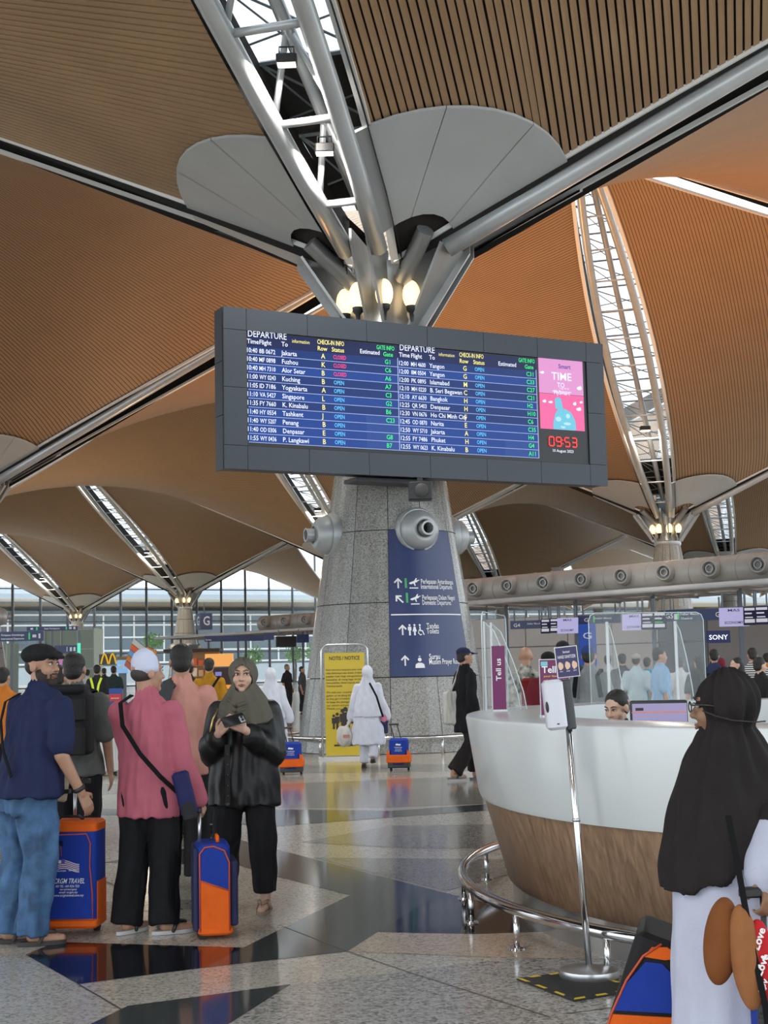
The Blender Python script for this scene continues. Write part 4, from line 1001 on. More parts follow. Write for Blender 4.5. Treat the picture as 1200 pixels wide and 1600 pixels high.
MB().rbox((0, 0, 0), (.074, .010, .150), .008, M=RT, axis=1).build('phone_body', mat('phone_black', (.02, .02, .022), .25), ph, 'auto')
MB().rbox(RT @ Vector((.012, -.008, .05)), (.045, .006, .032), .006, M=RT, axis=1).build('camera_bump', mat('phone_silver', (.55, .55, .56), .3, .6), ph, 'auto')
for q in (-.012, .008): MB().lathe([(.008, 0), (.008, .004), (.001, .004)], RT @ Vector((.012 + q, -.012, .05)), 10, RT @ Matrix.Rotation(PI / 2, 3, 'X')).build('lens', BLACK, ph)
# ---- woman in black hijab at the counter, seen from behind
f = Fig('woman in long black hijab and white dress at the counter', at_floor(1128, 4.45), -158, 1.475, .0095, SKIN_D, head_yaw=44, head_pitch=2, build=1.1)
f.el[-1] = Vector((-.040, .088, .675)) * f.H; f.wr[-1] = Vector((.020, .150, .598)) * f.H; f.hand[-1] = dict(dir=(.25, .55, -.75), curl=1.2, th=(.9, -.2, .3), pn=(.2, -1, -.6))
f.sh[1] = Vector((.045, -.01, .755)) * f.H; f.el[1] = Vector((.045, -.03, .63)) * f.H; f.wr[1] = Vector((.02, -.10, .56)) * f.H
f.body(); f.face(LIPD)
WDR = cloth('white_dress', (.50, .53, .66), .85, .03); BHJ = cloth('black_hijab', (.018, .015, .015), .8, .1)
f.top('dress_bodice', WDR, .44, 1.9, (.041, .056, .050), .78, .06, .003, 21, sides=(-1,))
f.put('sleeve_frill', MB().lathe([(.03, -.012), (.062, -.03), (.06, -.02), (.05, .01), (.045, .02)], f.wr[-1] - (f.wr[-1] - f.el[-1]).normalized() * .02, 18, (f.el[-1] - f.wr[-1]).normalized().to_track_quat('Z', 'Y').to_matrix()), WDR)
f.skirt('dress_skirt', WDR, .03, .66, .150, .009, 22, .95, prof=[(.66, .105), (.56, .122), (.45, .130), (.3, .134), (.15, .142), (.03, .15)])
mb = MB(); f.sh[-1] = Vector((-.108, .01, .785)) * f.H; cap(mb, f.sh[-1], f.sh[-1].lerp(f.el[-1], .95), .050 * f.H, .062 * f.H, 14); cap(mb, f.sh[-1], (0, .02 * f.H, .80 * f.H), .05 * f.H, .05 * f.H); me = remesh(mb, .009, 3); folds(me, .004, 24, 4); f.part('inner_cape', me, BHJ)
f.hijab(BHJ, .635, .140, .125, amp=.008, seed=8, hole=(.050, .076), front=-.03, asym=-.078)
k = f.k; gl = f.put('spectacles', MB().tube([f.hp(d_, y_, z_) for d_, y_, z_ in ((.090, .0, .004), (.080, -.05, .010), (.056, -.095, .010), (.03, -.104, .016), (.008, -.106, .012), (-.008, -.106, .012), (-.03, -.104, .016), (-.056, -.095, .010))], .0028, 6), mat('spectacle_black', (.02, .02, .02), .3))
f.put('lens_rim', MB().tube([f.hp(.034 + .022 * math.cos(a), -.104, .004 + .018 * math.sin(a)) for a in [2 * PI * q_ / 16 for q_ in range(17)]], .002, 5), BLACK, True, gl)
f.put('mask_cord', MB().tube([f.hp(.088, -.05, -.01), f.hp(.102, -.0, -.030), f.hp(.106, .05, -.045), f.hp(.08, .118, -.055), f.hp(.0, .142, -.056)], .0024, 5), cloth('cord_brown', (.05, .042, .04)))
WOM = f
# ---- clerk behind the counter
f = Fig('woman clerk with hair tied back, hand on her cheek, behind counter', (1.57, 9.95, -.27), 0, 1.60, .0105, SKIN_L, head_yaw=-42, head_pitch=16)
f.legs = False; f.el[1] = Vector((.14, -.12, .70)) * f.H; f.wr[1] = Vector((.062, -.095, .862)) * f.H; f.hand[1] = dict(dir=(-.25, .15, 1), th=(-.3, -1, 0), pn=(-.8, .4, 0), curl=.25)
f.body(feet=False); f.face(gaze=-.3); f.hair()
mb = MB(); mb.ell(f.hp(.0, .105, .03), (.036, .034, .036), 12, 8); f.part('hair_bun', remesh(mb, .008, 2), HAIR)
f.top('jacket', cloth('navy_jacket', (.03, .035, .07)), .46, 1.6, (.040, .040, .034), 1.1, 0, .003, 30)
# ---- two women in white walking away
WH = cloth('white_robe', (.66, .68, .76), .85, .03)
def white_woman(label, loc, yaw, step, vox=.018):
    f = Fig(label, loc, yaw, 1.56, vox, SKIN_D)
    f.kn[1] = Vector((.055, -.06 * step, .275)) * f.H; f.an[1] = Vector((.055, -.02, .045)) * f.H; f.kn[-1] = Vector((-.05, .03, .275)) * f.H; f.an[-1] = Vector((-.045, .13 * step, .10)) * f.H
    f.wr[-1] = Vector((-.18, -.02, .50)) * f.H; f.wr[1] = Vector((.17, -.02, .5)) * f.H; f.hand[-1] = dict(curl=1.); f.hand[1] = dict(curl=1.)
    f.body(); f.top('robe', WH, .23, 2, (.045, .052, .046), 1.1, .08, .007, 40, tab=[(.2, .125, .10), (.44, .115, .09)] + BODYP[2:])
    f.trousers('trousers', WH, (.06, .05, .045), .05); f.shoes(cloth('dark_shoe', (.05, .05, .055)))
    f.hijab(WH, .50, .155, .13, amp=.008, seed=9, hole=None)
    return f
fw_ = white_woman('woman in white robe walking away past the yellow notice', G(577, 1200), 176, 1.)
strap(fw_.root, [Vector((-.03, .13, .83)) * 1.56, Vector((-.10, .185, .70)) * 1.56, Vector((-.13, .20, .60)) * 1.56, Vector((-.155, .14, .50)) * 1.56], .03, .008, BLACK, 'sling_strap')
white_woman('woman in white robe half hidden behind olive hijab woman', G(425, 1204), 176, .8)
# ---- man with cap and tote, walking right behind the counter
f = Fig('man in navy cap and black tunic with a white tote bag', G(732, 1219), 112, 1.77, .016, SKIN, head_yaw=0)
f.kn[1] = Vector((.05, -.08, .275)) * f.H; f.an[1] = Vector((.05, -.08, .045)) * f.H; f.an[-1] = Vector((-.05, .15, .06)) * f.H
f.body(); f.face(); f.hair(); f.top('tunic', cloth('black_tunic', (.012, .012, .013)), .36, 2, (.042, .044, .04), 1.12, .05, .005, 50)
f.trousers('trousers', cloth('brown_black', (.02, .016, .015)), (.066, .06, .06), .06); f.shoes(BLACK, mat('flipflop_grey', (.16, .17, .18), .7), True)
mb = MB(); mb.ell(f.hp(0, .02, .06), (.088, .105, .07), 16, 10); cap(mb, f.hp(-.03, -.10, .045), f.hp(.03, -.10, .045), .018, .018); mb.box(f.hp(0, -.125, .042), (.13, .09, .014)); f.part('cap', remesh(mb, .012, 3), cloth('navy_cap', (.02, .024, .06)))
tb = empty('tote_bag', G(709, 1219) + Vector((0, -.05, .74)), math.radians(10), 'white cloth tote bag hanging beside the man in navy cap', 'bag')
TOT = cloth('tote_white', (.58, .56, .52)); mb = MB(); mb.rbox((0, 0, .22), (.24, .12, .44), .03); me = remesh(mb, .02, 3); folds(me, .012, 20, 3); link('bag_body', me, TOT, tb)
MB().tube([(-.02, 0, .42), (.06, .0, .6), (.14, .02, .82), (.17, .04, .93)], .014, 6).build('handle', TOT, tb, True)
# ---- mustard shirt, far readers
def simple(label, loc, yaw, H, topc, botc=(.02, .02, .025), skin=SKIN, vox=.022, hairm=HAIR, sl=.9, long=0, capc=None, bald=False, veil=None, lean=0., group=None, build=1., z0=.46):
    f = Fig(label, loc, yaw, H, vox, skin, group=group, build=build); f.lean = lean
    f.body()
    if veil: f.hijab(cloth('veil%s' % str(veil), veil), .70, .125, .09, hole=(.056, .08))
    elif capc: 
        f.hair(hairm); mb = MB(); mb.ell(f.hp(0, .02, .06), (.09, .105, .07), 14, 8); mb.box(f.hp(0, -.12, .045), (.13, .09, .016)); f.part('cap', remesh(mb, .014, 2), cloth('cap%s' % str(capc), capc))
    elif not bald: f.hair(hairm, long)
    f.top('shirt', topc if not isinstance(topc, tuple) else cloth('t%s' % str(topc), topc), z0, sl, (.041, .046, .038), 1.1, .05, .004, random.randint(0, 99))
    f.trousers('trousers', cloth('b%s' % str(botc), botc), (.064, .055, .048)); f.shoes(BLACK)
    return f
f = simple('man in mustard shirt with a black sling, back turned', at_floor(327, 22.5), 178, 1.73, (.42, .20, .015), (.10, .095, .085), vox=.018)
strap(f.root, [Vector((-.10, .06, .835)) * f.H, Vector((-.05, .11, .75)) * f.H, Vector((.05, .115, .65)) * f.H, Vector((.11, .09, .59)) * f.H], .035, .01, BLACK, 'sling_strap')
simple('balding man in black tee reading by the far kiosk', at_floor(449, 53), 60, 1.76, (.02, .02, .022), (.03, .03, .035), SKIN, hairm=GREYH)
simple('person in grey top beside the balding reader', at_floor(472, 51), 80, 1.66, (.06, .07, .075))
# ---- queue at the check-in desks
PAT = mat('floral_shirt', (.06, .07, .05), .8, noise=(14, .9), col2=(.62, .60, .52))
STRP = mat('striped_shirt', (.6, .6, .6), .8)
nt = STRP.node_tree; wv = nt.nodes.new('ShaderNodeTexWave'); wv.bands_direction = 'Z'; wv.inputs['Scale'].default_value = 9; tc_ = nt.nodes.new('ShaderNodeTexCoord'); rp = nt.nodes.new('ShaderNodeValToRGB')
rp.color_ramp.elements[0].position = .48; rp.color_ramp.elements[1].position = .52; rp.color_ramp.elements[0].color = (.02, .02, .02, 1); rp.color_ramp.elements[1].color = (.65, .65, .65, 1)
nt.links.new(tc_.outputs['Object'], wv.inputs['Vector']); nt.links.new(wv.outputs['Fac'], rp.inputs['Fac']); nt.links.new(rp.outputs[0], nt.nodes['Principled BSDF'].inputs['Base Color'])
GQ = 'people queueing at check-in'
for lab, px, Y, yaw, H, tc, kw in (
    ('bald man in floral shirt with a red backpack', 822, 17.5, 170, 1.74, PAT, dict(bald=True)),
    ('man in maroon top and black cap behind the Tell us sign', 857, 17, 175, 1.66, (.16, .02, .03), dict(capc=(.015, .015, .015))),
    ('tall man in black cap behind the sanitizer sign', 880, 19, 175, 1.82, (.05, .05, .055), dict(capc=(.02, .02, .022))),
    ('man in grey tee and blue cap with dark backpack straps', 921, 16.5, 160, 1.72, (.22, .24, .25), dict(capc=(.03, .06, .2))),
    ('man in pale blue shirt in profile, facing right', 1032, 21.5, 95, 1.73, (.26, .42, .62), dict(build=1.1)),
    ('person in grey cap and pale shirt left of the blue shirt man', 994, 26, 170, 1.68, (.40, .50, .55), dict(capc=(.35, .33, .30))),
    ('person in bright cyan top behind the acrylic screen', 1012, 29, 150, 1.62, (.03, .30, .50), dict()),
    ('person in dark tee between grey cap and blue shirt', 972, 28, 185, 1.70, (.05, .05, .06), dict()),
    ('man in white shirt far behind the grey tee man', 950, 31, 170, 1.7, (.55, .55, .56), dict()),
    ('woman with long black hair in black top', 1092, 24, 190, 1.60, (.02, .02, .025), dict(long=.2)),
    ('man in navy checked shirt before the dark hijab', 1116, 25, 175, 1.72, (.03, .04, .09), dict()),
    ('person in red headscarf among the queue', 1128, 33, 170, 1.58, (.18, .03, .04), dict(veil=(.22, .03, .05))),
    ('woman with long dark hair looking left', 1150, 22, -80, 1.56, (.05, .04, .045), dict(long=.25, skin=SKIN_L)),
    ('man in black and white striped shirt', 1176, 24, 180, 1.72, STRP, dict()),
    ('person in black tee at right edge of the queue', 1188, 19, 120, 1.55, (.02, .02, .02), dict(skin=SKIN_L)),
    ('person in orange top far right', 1198, 30, 180, 1.66, (.55, .18, .03), dict()),
    ('person in white top behind the blue shirt man', 1062, 27, 180, 1.6, (.55, .56, .58), dict(skin=SKIN_L)),
):
    f = simple(lab, at_floor(px, Y), yaw, H, tc, group=GQ, **kw)
    if 'red backpack' in lab: f.put('backpack', MB().rbox(Vector((-.06, .13, .66)) * f.H, (.3, .16, .42), .06), cloth('maroon_pack', (.20, .02, .02)), 'auto')
    if 'backpack straps' in lab:
        for d in (-1, 1): strap(f.root, [Vector((d * .07, -.07, .7)) * f.H, Vector((d * .075, -.0, .84)) * f.H, Vector((d * .07, .10, .8)) * f.H, Vector((d * .09, .10, .66)) * f.H], .05, .015, BLACK, 'shoulder_strap')
GL = 'people in the far left of the hall'
for lab, px, Y, yaw, H, tc, kw in (
    ('person in bright orange top at the left edge', 6, 17, 170, 1.62, (.60, .19, .03), dict()),
    ('man in dark top behind the flat cap man', 96, 13, 150, 1.60, (.04, .04, .045), dict()),
    ('worker in black vest with yellow reflective braces', 152, 33, 180, 1.74, (.035, .035, .04), dict()),
    ('person in dark green top near the orange display', 178, 42, 170, 1.76, (.03, .05, .045), dict()),
    ('person in white top in front of the shop', 137, 48, 180, 1.70, (.5, .48, .46), dict()),
    ('person in black top beside the white top person', 163, 52, 175, 1.76, (.03, .03, .03), dict()),
    ('dark haired person behind mustard shirt man', 296, 26, 180, 1.70, (.05, .04, .04), dict()),
):
    f = simple(lab, at_floor(px, Y), yaw, H, tc, group=GL, **kw)
    if 'braces' in lab:
        for d in (-1, 1): strap(f.root, [Vector((d * .07, .085, .83)) * f.H, Vector((d * .04, .115, .74)) * f.H, Vector((d * .02, .12, .62)) * f.H], .05, .01, mat('hi_vis_yellow', (.65, .80, .03), .5, emit=.15), 'brace')
# ================================================================== LUGGAGE
BLU = cloth('royal_blue_nylon', (.014, .045, .33), .65, .06); ORG = cloth('orange_nylon', (.78, .13, .012), .65, .05); PIPE = mat('orange_red_piping', (.55, .08, .03), .6); NVY = cloth('navy_nylon', (.03, .035, .09), .65)
def wheels(par, W, D, r=.035):
    for sx in (-1, 1): MB().tube([(sx * (W / 2 - .05) - .015, D / 2 - .03, r), (sx * (W / 2 - .05) + .015, D / 2 - .03, r)], r, 14).build('wheel', RUBBER, par, 'auto')
def handle(par, W, D, z0, z1, wide=.16, single=False):
    xs = (0,) if single else (-wide / 2, wide / 2)
    for x in xs: MB().tube([(x, D / 2 - .025, z0), (x, D / 2 - .025, z1)], .010, 8).build('handle_tube', STEEL, par, True)
    MB().rbox((0, D / 2 - .025, z1 + .012), (wide + .03, .03, .03), .01).build('grip', BLACK, par, 'auto')
# large trolley bag next to the navy polo man
b0 = G(103, 1464); W, H_, D = .37, .60, .24
s1 = empty('suitcase', b0 + Vector((0, D / 2, 0)), math.radians(-4), 'large royal blue and orange trolley suitcase beside the jeans', 'suitcase')
MB().rbox((0, 0, .05 + H_ / 2), (W, D, H_), .03).build('shell', BLU, s1, 'auto')
MB().rbox((0, -.004, .05 + H_ - .03), (W + .006, D, .07), .03).build('top_band', ORG, s1, 'auto'); MB().rbox((0, -.006, .075), (W + .012, D + .012, .06), .03).build('bottom_band', ORG, s1, 'auto')
MB().box((W / 2 + .002, 0, .2), (.004, D * .8, .22)).build('side_patch', ORG, s1)
fp = [(-W * .42, .10), (-W * .44, .45), (-W * .40, .58), (W * .36, .585), (W * .42, .53), (W * .41, .4), (W * .45, .25), (W * .46, .10)]
fpm = MB().poly([(x, -D / 2 - .012, z) for x, z in fp], (0, .014, 0)).build('front_pocket', BLU, s1)
MB().tube([(x, -D / 2 - .013, z) for x, z in fp + fp[:1]], .004, 6).build('piping', PIPE, fpm, True)
MB().box((-.03, -D / 2 - .02, .535), (.05, .008, .03)).build('zip_pull', CHROME, fpm); MB().tube([(-.02, -D / 2 - .02, .53), (-.015, -D / 2 - .018, .46)], .003, 5).build('zip_cord', PIPE, fpm, True)
MB().tube([(-.08, .0, .655), (-.05, -.0, .675), (.05, 0, .675), (.08, 0, .655)], .009, 6).build('carry_handle', BLACK, s1, True)
lw = MB(); yq = -D / 2 - .0135
def sput(body, x, z, size, fit): 
    vs, fs = text_fit(body, fit, size, 'CENTER', .012); lw.add([(x + a + b_ * .25, yq, z + b_) for a, b_ in vs], fs)
sput('TCRGM TRAVEL', .02, .305, .04, .2); sput('NO TEL : 603-9226 7222', .02, .283, .018, .14); sput('tour and travel agency', .025, .266, .017, .1); sput('email: tcrgm.my', .025, .249, .017, .11); sput('www.tcrgmtravel.com.my', .025, .231, .019, .18)
sput('MALAYSIA', -.02, .372, .013, .065); sput('bersatu', .05, .375, .016, .045)
lw.build('lettering', PRINTW, fpm)
fl = MB()
for q in range(5):
    n = 8; pts = [(-.035 + .125 * t / n, .384 + q * .0105 + .008 * math.sin(t / n * 5) - .010 * t / n + .02 * (1 - t / n) * 0) for t in range(n + 1)]
    fl.loft([[(x, yq, z) for x, z in pts], [(x, yq, z + .0062) for x, z in pts]], caps=False, closed=False)
fl.build('flag_stripes', mat('flag_pink_white', (.75, .62, .65), .6), fpm)
MB().poly([(-.045, yq - .001, .412), (.005, yq - .001, .418), (.008, yq - .001, .444), (-.05, yq - .001, .440)]).build('flag_canton', mat('flag_indigo', (.12, .10, .42), .6), fpm)
MB().poly([(-.024 + .010 * math.cos(a), yq - .002, .428 + .010 * math.sin(a)) for a in [.5 + 5.2 * t / 10 for t in range(11)]]).build('flag_moon', PRINTW, fpm)
handle(s1, W, D, .6, .86, .16, True); wheels(s1, W, D)
# cream pouch strapped on the handle
po = empty('pouch', b0 + Vector((-.03, D - .05, .80)), 0, 'cream pouch strapped to the large suitcase handle', 'pouch')
MB().rbox((-.02, -.05, .06), (.07, .05, .2), .02, M=Matrix.Rotation(.15, 3, 'Y')).build('pouch_body', cloth('cream', (.55, .48, .36)), po, 'auto'); MB().box((-.02, -.05, .02), (.085, .065, .025)).build('pouch_band', BLACK, po)
# small trolley bag beside the pink tunic man, side on
b0 = G(324, 1465); W, H_, D = .19, .50, .26
s2 = empty('suitcase', b0 + Vector((.02, D / 2 - .05, 0)), math.radians(100), 'small blue over orange trolley suitcase held by pink tunic man', 'suitcase')
# local: -y is the bag's front (viewer's right), +x faces the viewer after turning
W2, D2 = .34, .19
MB().rbox((0, 0, .03 + H_ / 2), (W2, D2, H_), .035).build('shell', BLU, s2, 'auto')
sd = [(.075, .05), (-.085, .05), (-.085, .27), (.075, .33)]
up = [(.075, .335), (-.085, .275), (-.08, .43), (-.055, .49), (.0, .515), (.045, .51), (.07, .48)]
MB().poly([(-W2 / 2 - .006, y, z) for y, z in sd], (.01, 0, 0)).build('side_pocket', ORG, s2); MB().poly([(-W2 / 2 - .006, y, z) for y, z in up], (.01, 0, 0)).build('side_panel', BLU, s2)
MB().tube([(-W2 / 2 - .006, y, z) for y, z in [(-.088, .05), (-.088, .43), (-.06, .495), (0, .52), (.05, .515), (.078, .48), (.078, .05)]], .005, 6).build('piping', PIPE, s2, True)
MB().tube([(-W2 / 2 - .008, y, z) for y, z in [(.075, .332), (-.085, .272)]], .004, 5).build('piping', PIPE, s2, True)
MB().rbox((0, D2 / 2 + .004, .28), (W2 * .96, .03, .46), .012).build('back_panel', NVY, s2, 'auto')
MB().rbox((0, -D2 / 2 - .02, .25), (W2 * .9, .05, .36), .02).build('front_pocket', NVY, s2, 'auto')
MB().rbox((0, -.01, .05), (W2 + .015, D2 + .01, .05), .03).build('bottom_band', ORG, s2, 'auto')
MB().tube([(-.06, -.03, .53), (-.05, -.03, .56), (.05, -.03, .56), (.06, -.03, .53)], .011, 6).build('carry_handle', ORG, s2, True)
handle(s2, W2, D2, .5, .70, .03, True); wheels(s2, W2, D2, .03)
# soft cabin bags pulled by the women in white
def soft_bag(label, loc, yaw):
    r = empty('suitcase', loc, math.radians(yaw), label, 'suitcase'); W, H_, D = .36, .42, .22
    MB().rbox((0, 0, .05 + H_ / 2), (W * .8, D, H_), .06).build('shell', BLU, r, 'auto'); MB().rbox((0, -.01, .17), (W, D + .03, .12), .03).build('orange_band', ORG, r, 'auto'); MB().rbox((0, 0, .08), (W * .92, D, .09), .02).build('black_base', BLACK, r, 'auto')
    for sx in (-1, 1): MB().poly([(sx * W * .5, -D / 2 - .012, .17), (sx * W * .36, -D / 2 - .012, .17), (sx * W * .36, -D / 2 - .012, .30), (sx * W * .47, -D / 2 - .012, .27)], (0, .03, 0)).build('corner_patch', ORG, r)
    lw = MB()
    for k, (t, w) in enumerate((('TCRGM TRAVEL', .12), ('tour and travel', .09), ('www.tcrgm.my', .11))): 
        vs, fs = text_fit(t, w, .022, 'CENTER', .01); lw.add([(a, -D / 2 - .004, .33 - .024 * k + b_) for a, b_ in vs], fs)
    lw.poly([(-.04, -D / 2 - .004, .37), (.03, -D / 2 - .004, .365), (.045, -D / 2 - .004, .385), (-.03, -D / 2 - .004, .395)]); lw.build('lettering', PRINTW, r)
    for x in (-.05, .05): MB().tube([(x - .02, .06, .45), (x - .08, .12, .66)], .009, 6).build('handle_tube', BLACK, r, True)
    MB().rbox((-.08, .125, .67), (.15, .03, .03), .01).build('grip', BLACK, r, 'auto'); wheels(r, W, D, .03)
soft_bag('blue and orange cabin bag pulled by the woman at the notice', G(624, 1203), -6)
soft_bag('blue and orange cabin bag right of the black overshirt', G(456, 1210), -3)
pb = empty('plastic_bag', fw_.root.location + Vector((-.36, .0, .36)), 0, 'white plastic bag carried by the woman at the notice', 'bag')
mb = MB(); mb.ell((0, 0, .13), (.13, .08, .16), 14, 8); cap(mb, (.02, 0, .27), (.08, 0, .40), .035, .02); me = remesh(mb, .016, 2); folds(me, .014, 26, 2); link('bag_body', me, mat('plastic_white', (.62, .60, .56), .4), pb)
MB().box((.02, -.085, .13), (.1, .006, .05)).build('red_print', mat('faded_red_print', (.5, .22, .18), .6), pb)
nbg = empty('handbag', fw_.root.location + Vector((.22, -.02, .52)), 0, 'small navy bag with pink keepsake at the white robe woman', 'bag')
MB().rbox((0, 0, .1), (.16, .08, .2), .03).build('bag_body', NVY, nbg, 'auto'); MB().ell((.02, -.05, .23), (.05, .03, .06), 10, 6).build('charm', mat('pink_fur', (.6, .2, .3), .9), nbg, True)
# white hard case with grey bag, black case
b0 = G(166, 1212); s4 = empty('suitcase', b0, math.radians(20), 'white hard-shell suitcase behind the backpack man', 'suitcase')
MB().rbox((0, 0, .33), (.34, .24, .54), .05).build('shell', mat('white_polycarbonate', (.55, .57, .58), .35), s4, 'auto')
for x in (-.12, -.06, 0, .06, .12): MB().box((x, -.121, .33), (.012, .006, .46)).build('rib', mat('white_polycarbonate2', (.48, .50, .51), .35), s4)
for sx in (-1, 1):
    for sy in (-1, 1): MB().tube([(sx * .13 - .012, sy * .08, .03), (sx * .13 + .012, sy * .08, .03)], .03, 10).build('wheel', RUBBER, s4, 'auto')
gb_ = empty('travel_bag', b0 + Vector((.02, .0, .602)), 0, 'grey cloth bag resting on the white suitcase', 'bag')
mb = MB(); mb.ell((0, 0, .14), (.16, .11, .14), 14, 8); mb.box((0, 0, .03), (.26, .18, .06)); link('bag_body', remesh(mb, .015, 3), cloth('grey_bag', (.14, .135, .125)), gb_)
b0 = G(318, 1313); s5 = empty('suitcase', b0 + Vector((0, .16, 0)), math.radians(4), 'big black suitcase between the pink tunic and black overshirt', 'suitcase')
MB().rbox((0, 0, .40), (.48, .28, .70), .05).build('shell', cloth('black_case', (.014, .014, .015), .6), s5, 'auto'); MB().rbox((0, -.15, .32), (.40, .03, .40), .02).build('front_pocket', cloth('black_case2', (.02, .02, .022), .6), s5, 'auto'); MB().box((.1, -.168, .14), (.12, .004, .008)).build('zip', STEEL, s5); wheels(s5, .48, .28); MB().box((0, 0, .035), (.4, .2, .03)).build('wheel_bar', BLACK, s5)
# bag, cushion and handbag of the woman at the counter
s6 = empty('suitcase', G(990, 1640), math.radians(62), 'blue and orange trolley bag leaning behind the white dress', 'suitcase')
wp = WOM.root.location; s6.location = (A(938, 1500, 4.9).x, 4.9, .0)
W2, D2, H2 = .34, .20, .64; s6.rotation_euler = (math.radians(20), 0, math.radians(78))
MB().rbox((0, 0, .03 + H2 / 2), (W2, D2, H2), .03).build('shell', cloth('black_case', (.014, .014, .015), .6), s6, 'auto')
xs_ = -W2 / 2 - .006
for P, m_, nm in (([(.097, .04), (-.085, .04), (-.085, .455), (.097, .395)], ORG, 'lower_pocket'), ([(.096, .408), (-.083, .468), (-.075, .56), (.0, .598), (.05, .585), (.085, .5)], BLU, 'middle_panel'), ([(.06, .598), (-.005, .612), (-.05, .635), (.0, .652), (.045, .635)], ORG, 'top_panel')):
    MB().poly([(xs_, y, z) for y, z in P], (.01, 0, 0)).build(nm, m_, s6)
MB().tube([(xs_, y, z) for y, z in [(.101, .04), (.100, .40), (.088, .51), (.062, .60), (.02, .655)]], .004, 6).build('piping', PIPE, s6, True)
wheels(s6, W2, D2, .03)
cu = empty('neck_pillow', A(1141, 1400, 4.05), 0, 'brown and red neck pillow hanging from the white dress sleeve', 'pillow')
cu.scale = (.74, .84, .66); BRN = cloth('brown_plush', (.20, .07, .022), .9, .06); 
mb = MB(); mb.ell((-.04, .0, -.18), (.066, .06, .18), 16, 12, Matrix.Rotation(.12, 3, 'Y')); link('left_lobe', remesh(mb, .008, 3), BRN, cu)
mb = MB(); mb.ell((.035, -.05, -.235), (.058, .05, .215), 16, 12, Matrix.Rotation(-.08, 3, 'Y')); link('right_lobe', remesh(mb, .008, 3), cloth('light_brown_plush', (.30, .125, .05), .9), cu)
REDM = cloth('red_print_cloth', (.50, .02, .025), .8, .04)
mb = MB(); mb.ell((.09, -.05, -.26), (.05, .045, .18), 16, 12, Matrix.Rotation(-.05, 3, 'Y')); rd = link('red_lining', remesh(mb, .008, 3), REDM, cu)
pm = MB()
def onred(x, z): 
    q = 1 - ((x - .09) / .055) ** 2 - ((z + .26) / .185) ** 2; return (x, -.05 - .05 * math.sqrt(max(.05, q)) - .002, z)
for t, x0_, z0_, sz in (('Love', .068, -.2, .045), ('Love', .072, -.3, .045), ('Lov', .075, -.37, .04), ('You', .09, -.25, .035)):
    vs, fs = text_mesh(t, sz, bold=.03); c_, s__ = math.cos(1.2), math.sin(1.2)
    if t == 'You': c_, s__ = math.cos(-.5), math.sin(-.5)
    pm.add([onred(x0_ + a * c_ - b_ * s__ * .8, z0_ + a * s__ + b_ * c_) for a, b_ in vs], fs)
for hx, hz in ((.085, -.225), (.062, -.26), (.115, -.3), (.08, -.35)):
    pm.poly([onred(hx + .011 * (16 * math.sin(a) ** 3) / 16, hz + .011 * (13 * math.cos(a) - 5 * math.cos(2 * a) - 2 * math.cos(3 * a) - math.cos(4 * a)) / 16) for a in [2 * PI * q / 18 for q in range(18)]])
pm.build('print', PRINTW, rd)
strap(cu, [(-.0, -.02, .33), (.02, -.04, .15), (.035, -.06, -.02), (.05, -.09, -.2), (.08, -.1, -.4), (.09, -.1, -.55)], .022, .006, BLACK, 'strap')
hb = empty('handbag', A(1225, 1570, 4.1), math.radians(-20), 'black leather handbag at the lower right corner', 'bag')
MB().rbox((0, 0, 0), (.14, .08, .24), .02).build('bag_body', mat('black_leather', (.02, .02, .022), .45, bump=(80, .2)), hb, 'auto'); MB().rbox((0, -.045, .06), (.14, .015, .1), .01).build('flap', mat('black_leather'), hb, 'auto'); MB().lathe([(.007, 0), (.001, .004)], (-.045, -.054, .04), 8, Matrix.Rotation(PI / 2, 3, 'X')).build('stud', CHROME, hb)
th_ = empty('suitcase', (A(1232, 1500, 4.2).x, 4.15, 0), math.radians(10), 'trolley suitcase gripped by the white dress woman at right edge', 'suitcase')
MB().rbox((.05, 0, .33), (.30, .2, .55), .03).build('shell', BLU, th_, 'auto'); MB().rbox((.05, -.005, .58), (.305, .2, .06), .03).build('top_band', ORG, th_, 'auto'); wheels(th_, .3, .2)
for x in (-.05, .1): MB().tube([(x, .07, .6), (x, .07, .84)], .009, 8).build('handle_tube', BLACK, th_, True)
MB().rbox((-.02, .07, .85), (.2, .03, .03), .012).build('grip', BLACK, th_, 'auto')
# ================================================================== INFORMATION COUNTER
EC, EA, EB = Vector((2.5, 9.2)), 2.01, 2.8
def ept(a, d, z): return Vector((EC.x + (EA - d) * math.cos(a), EC.y + (EB - d) * math.sin(a), z))
cnt = empty('information_counter', (EC.x, EC.y, 0), 0, 'oval information counter, white upper band over wood base', 'counter')
oc = Vector((EC.x, EC.y, 0))
def ering(prof, name, m, n=72, smooth='auto'):
    rings = [[ept(2 * PI * q / n, d, z) - oc for q in range(n)] for d, z in prof]
    return MB().loft(rings, caps=False).build(name, m, cnt, smooth)
SOLID = mat('white_solid_surface', (.66, .70, .71), .22, coat=.2)
ering([(.50, .75), (.50, 1.2), (.02, 1.2), (.005, 1.195), (0, 1.18), (.07, .72), (.08, .695), (.10, .69), (.30, .69)], 'white_band', SOLID, 96)
WOOD = bpy.data.materials.new('counter_wood'); WOOD.use_nodes = True; nt = WOOD.node_tree; b_ = nt.nodes['Principled BSDF']
tcw = nt.nodes.new('ShaderNodeTexCoord'); mp = nt.nodes.new('ShaderNodeMapping'); mp.inputs['Scale'].default_value = (9, 9, .55); nz = nt.nodes.new('ShaderNodeTexNoise'); nz.inputs['Scale'].default_value = 3.2; nz.inputs['Detail'].default_value = 6; nz.inputs['Distortion'].default_value = .6
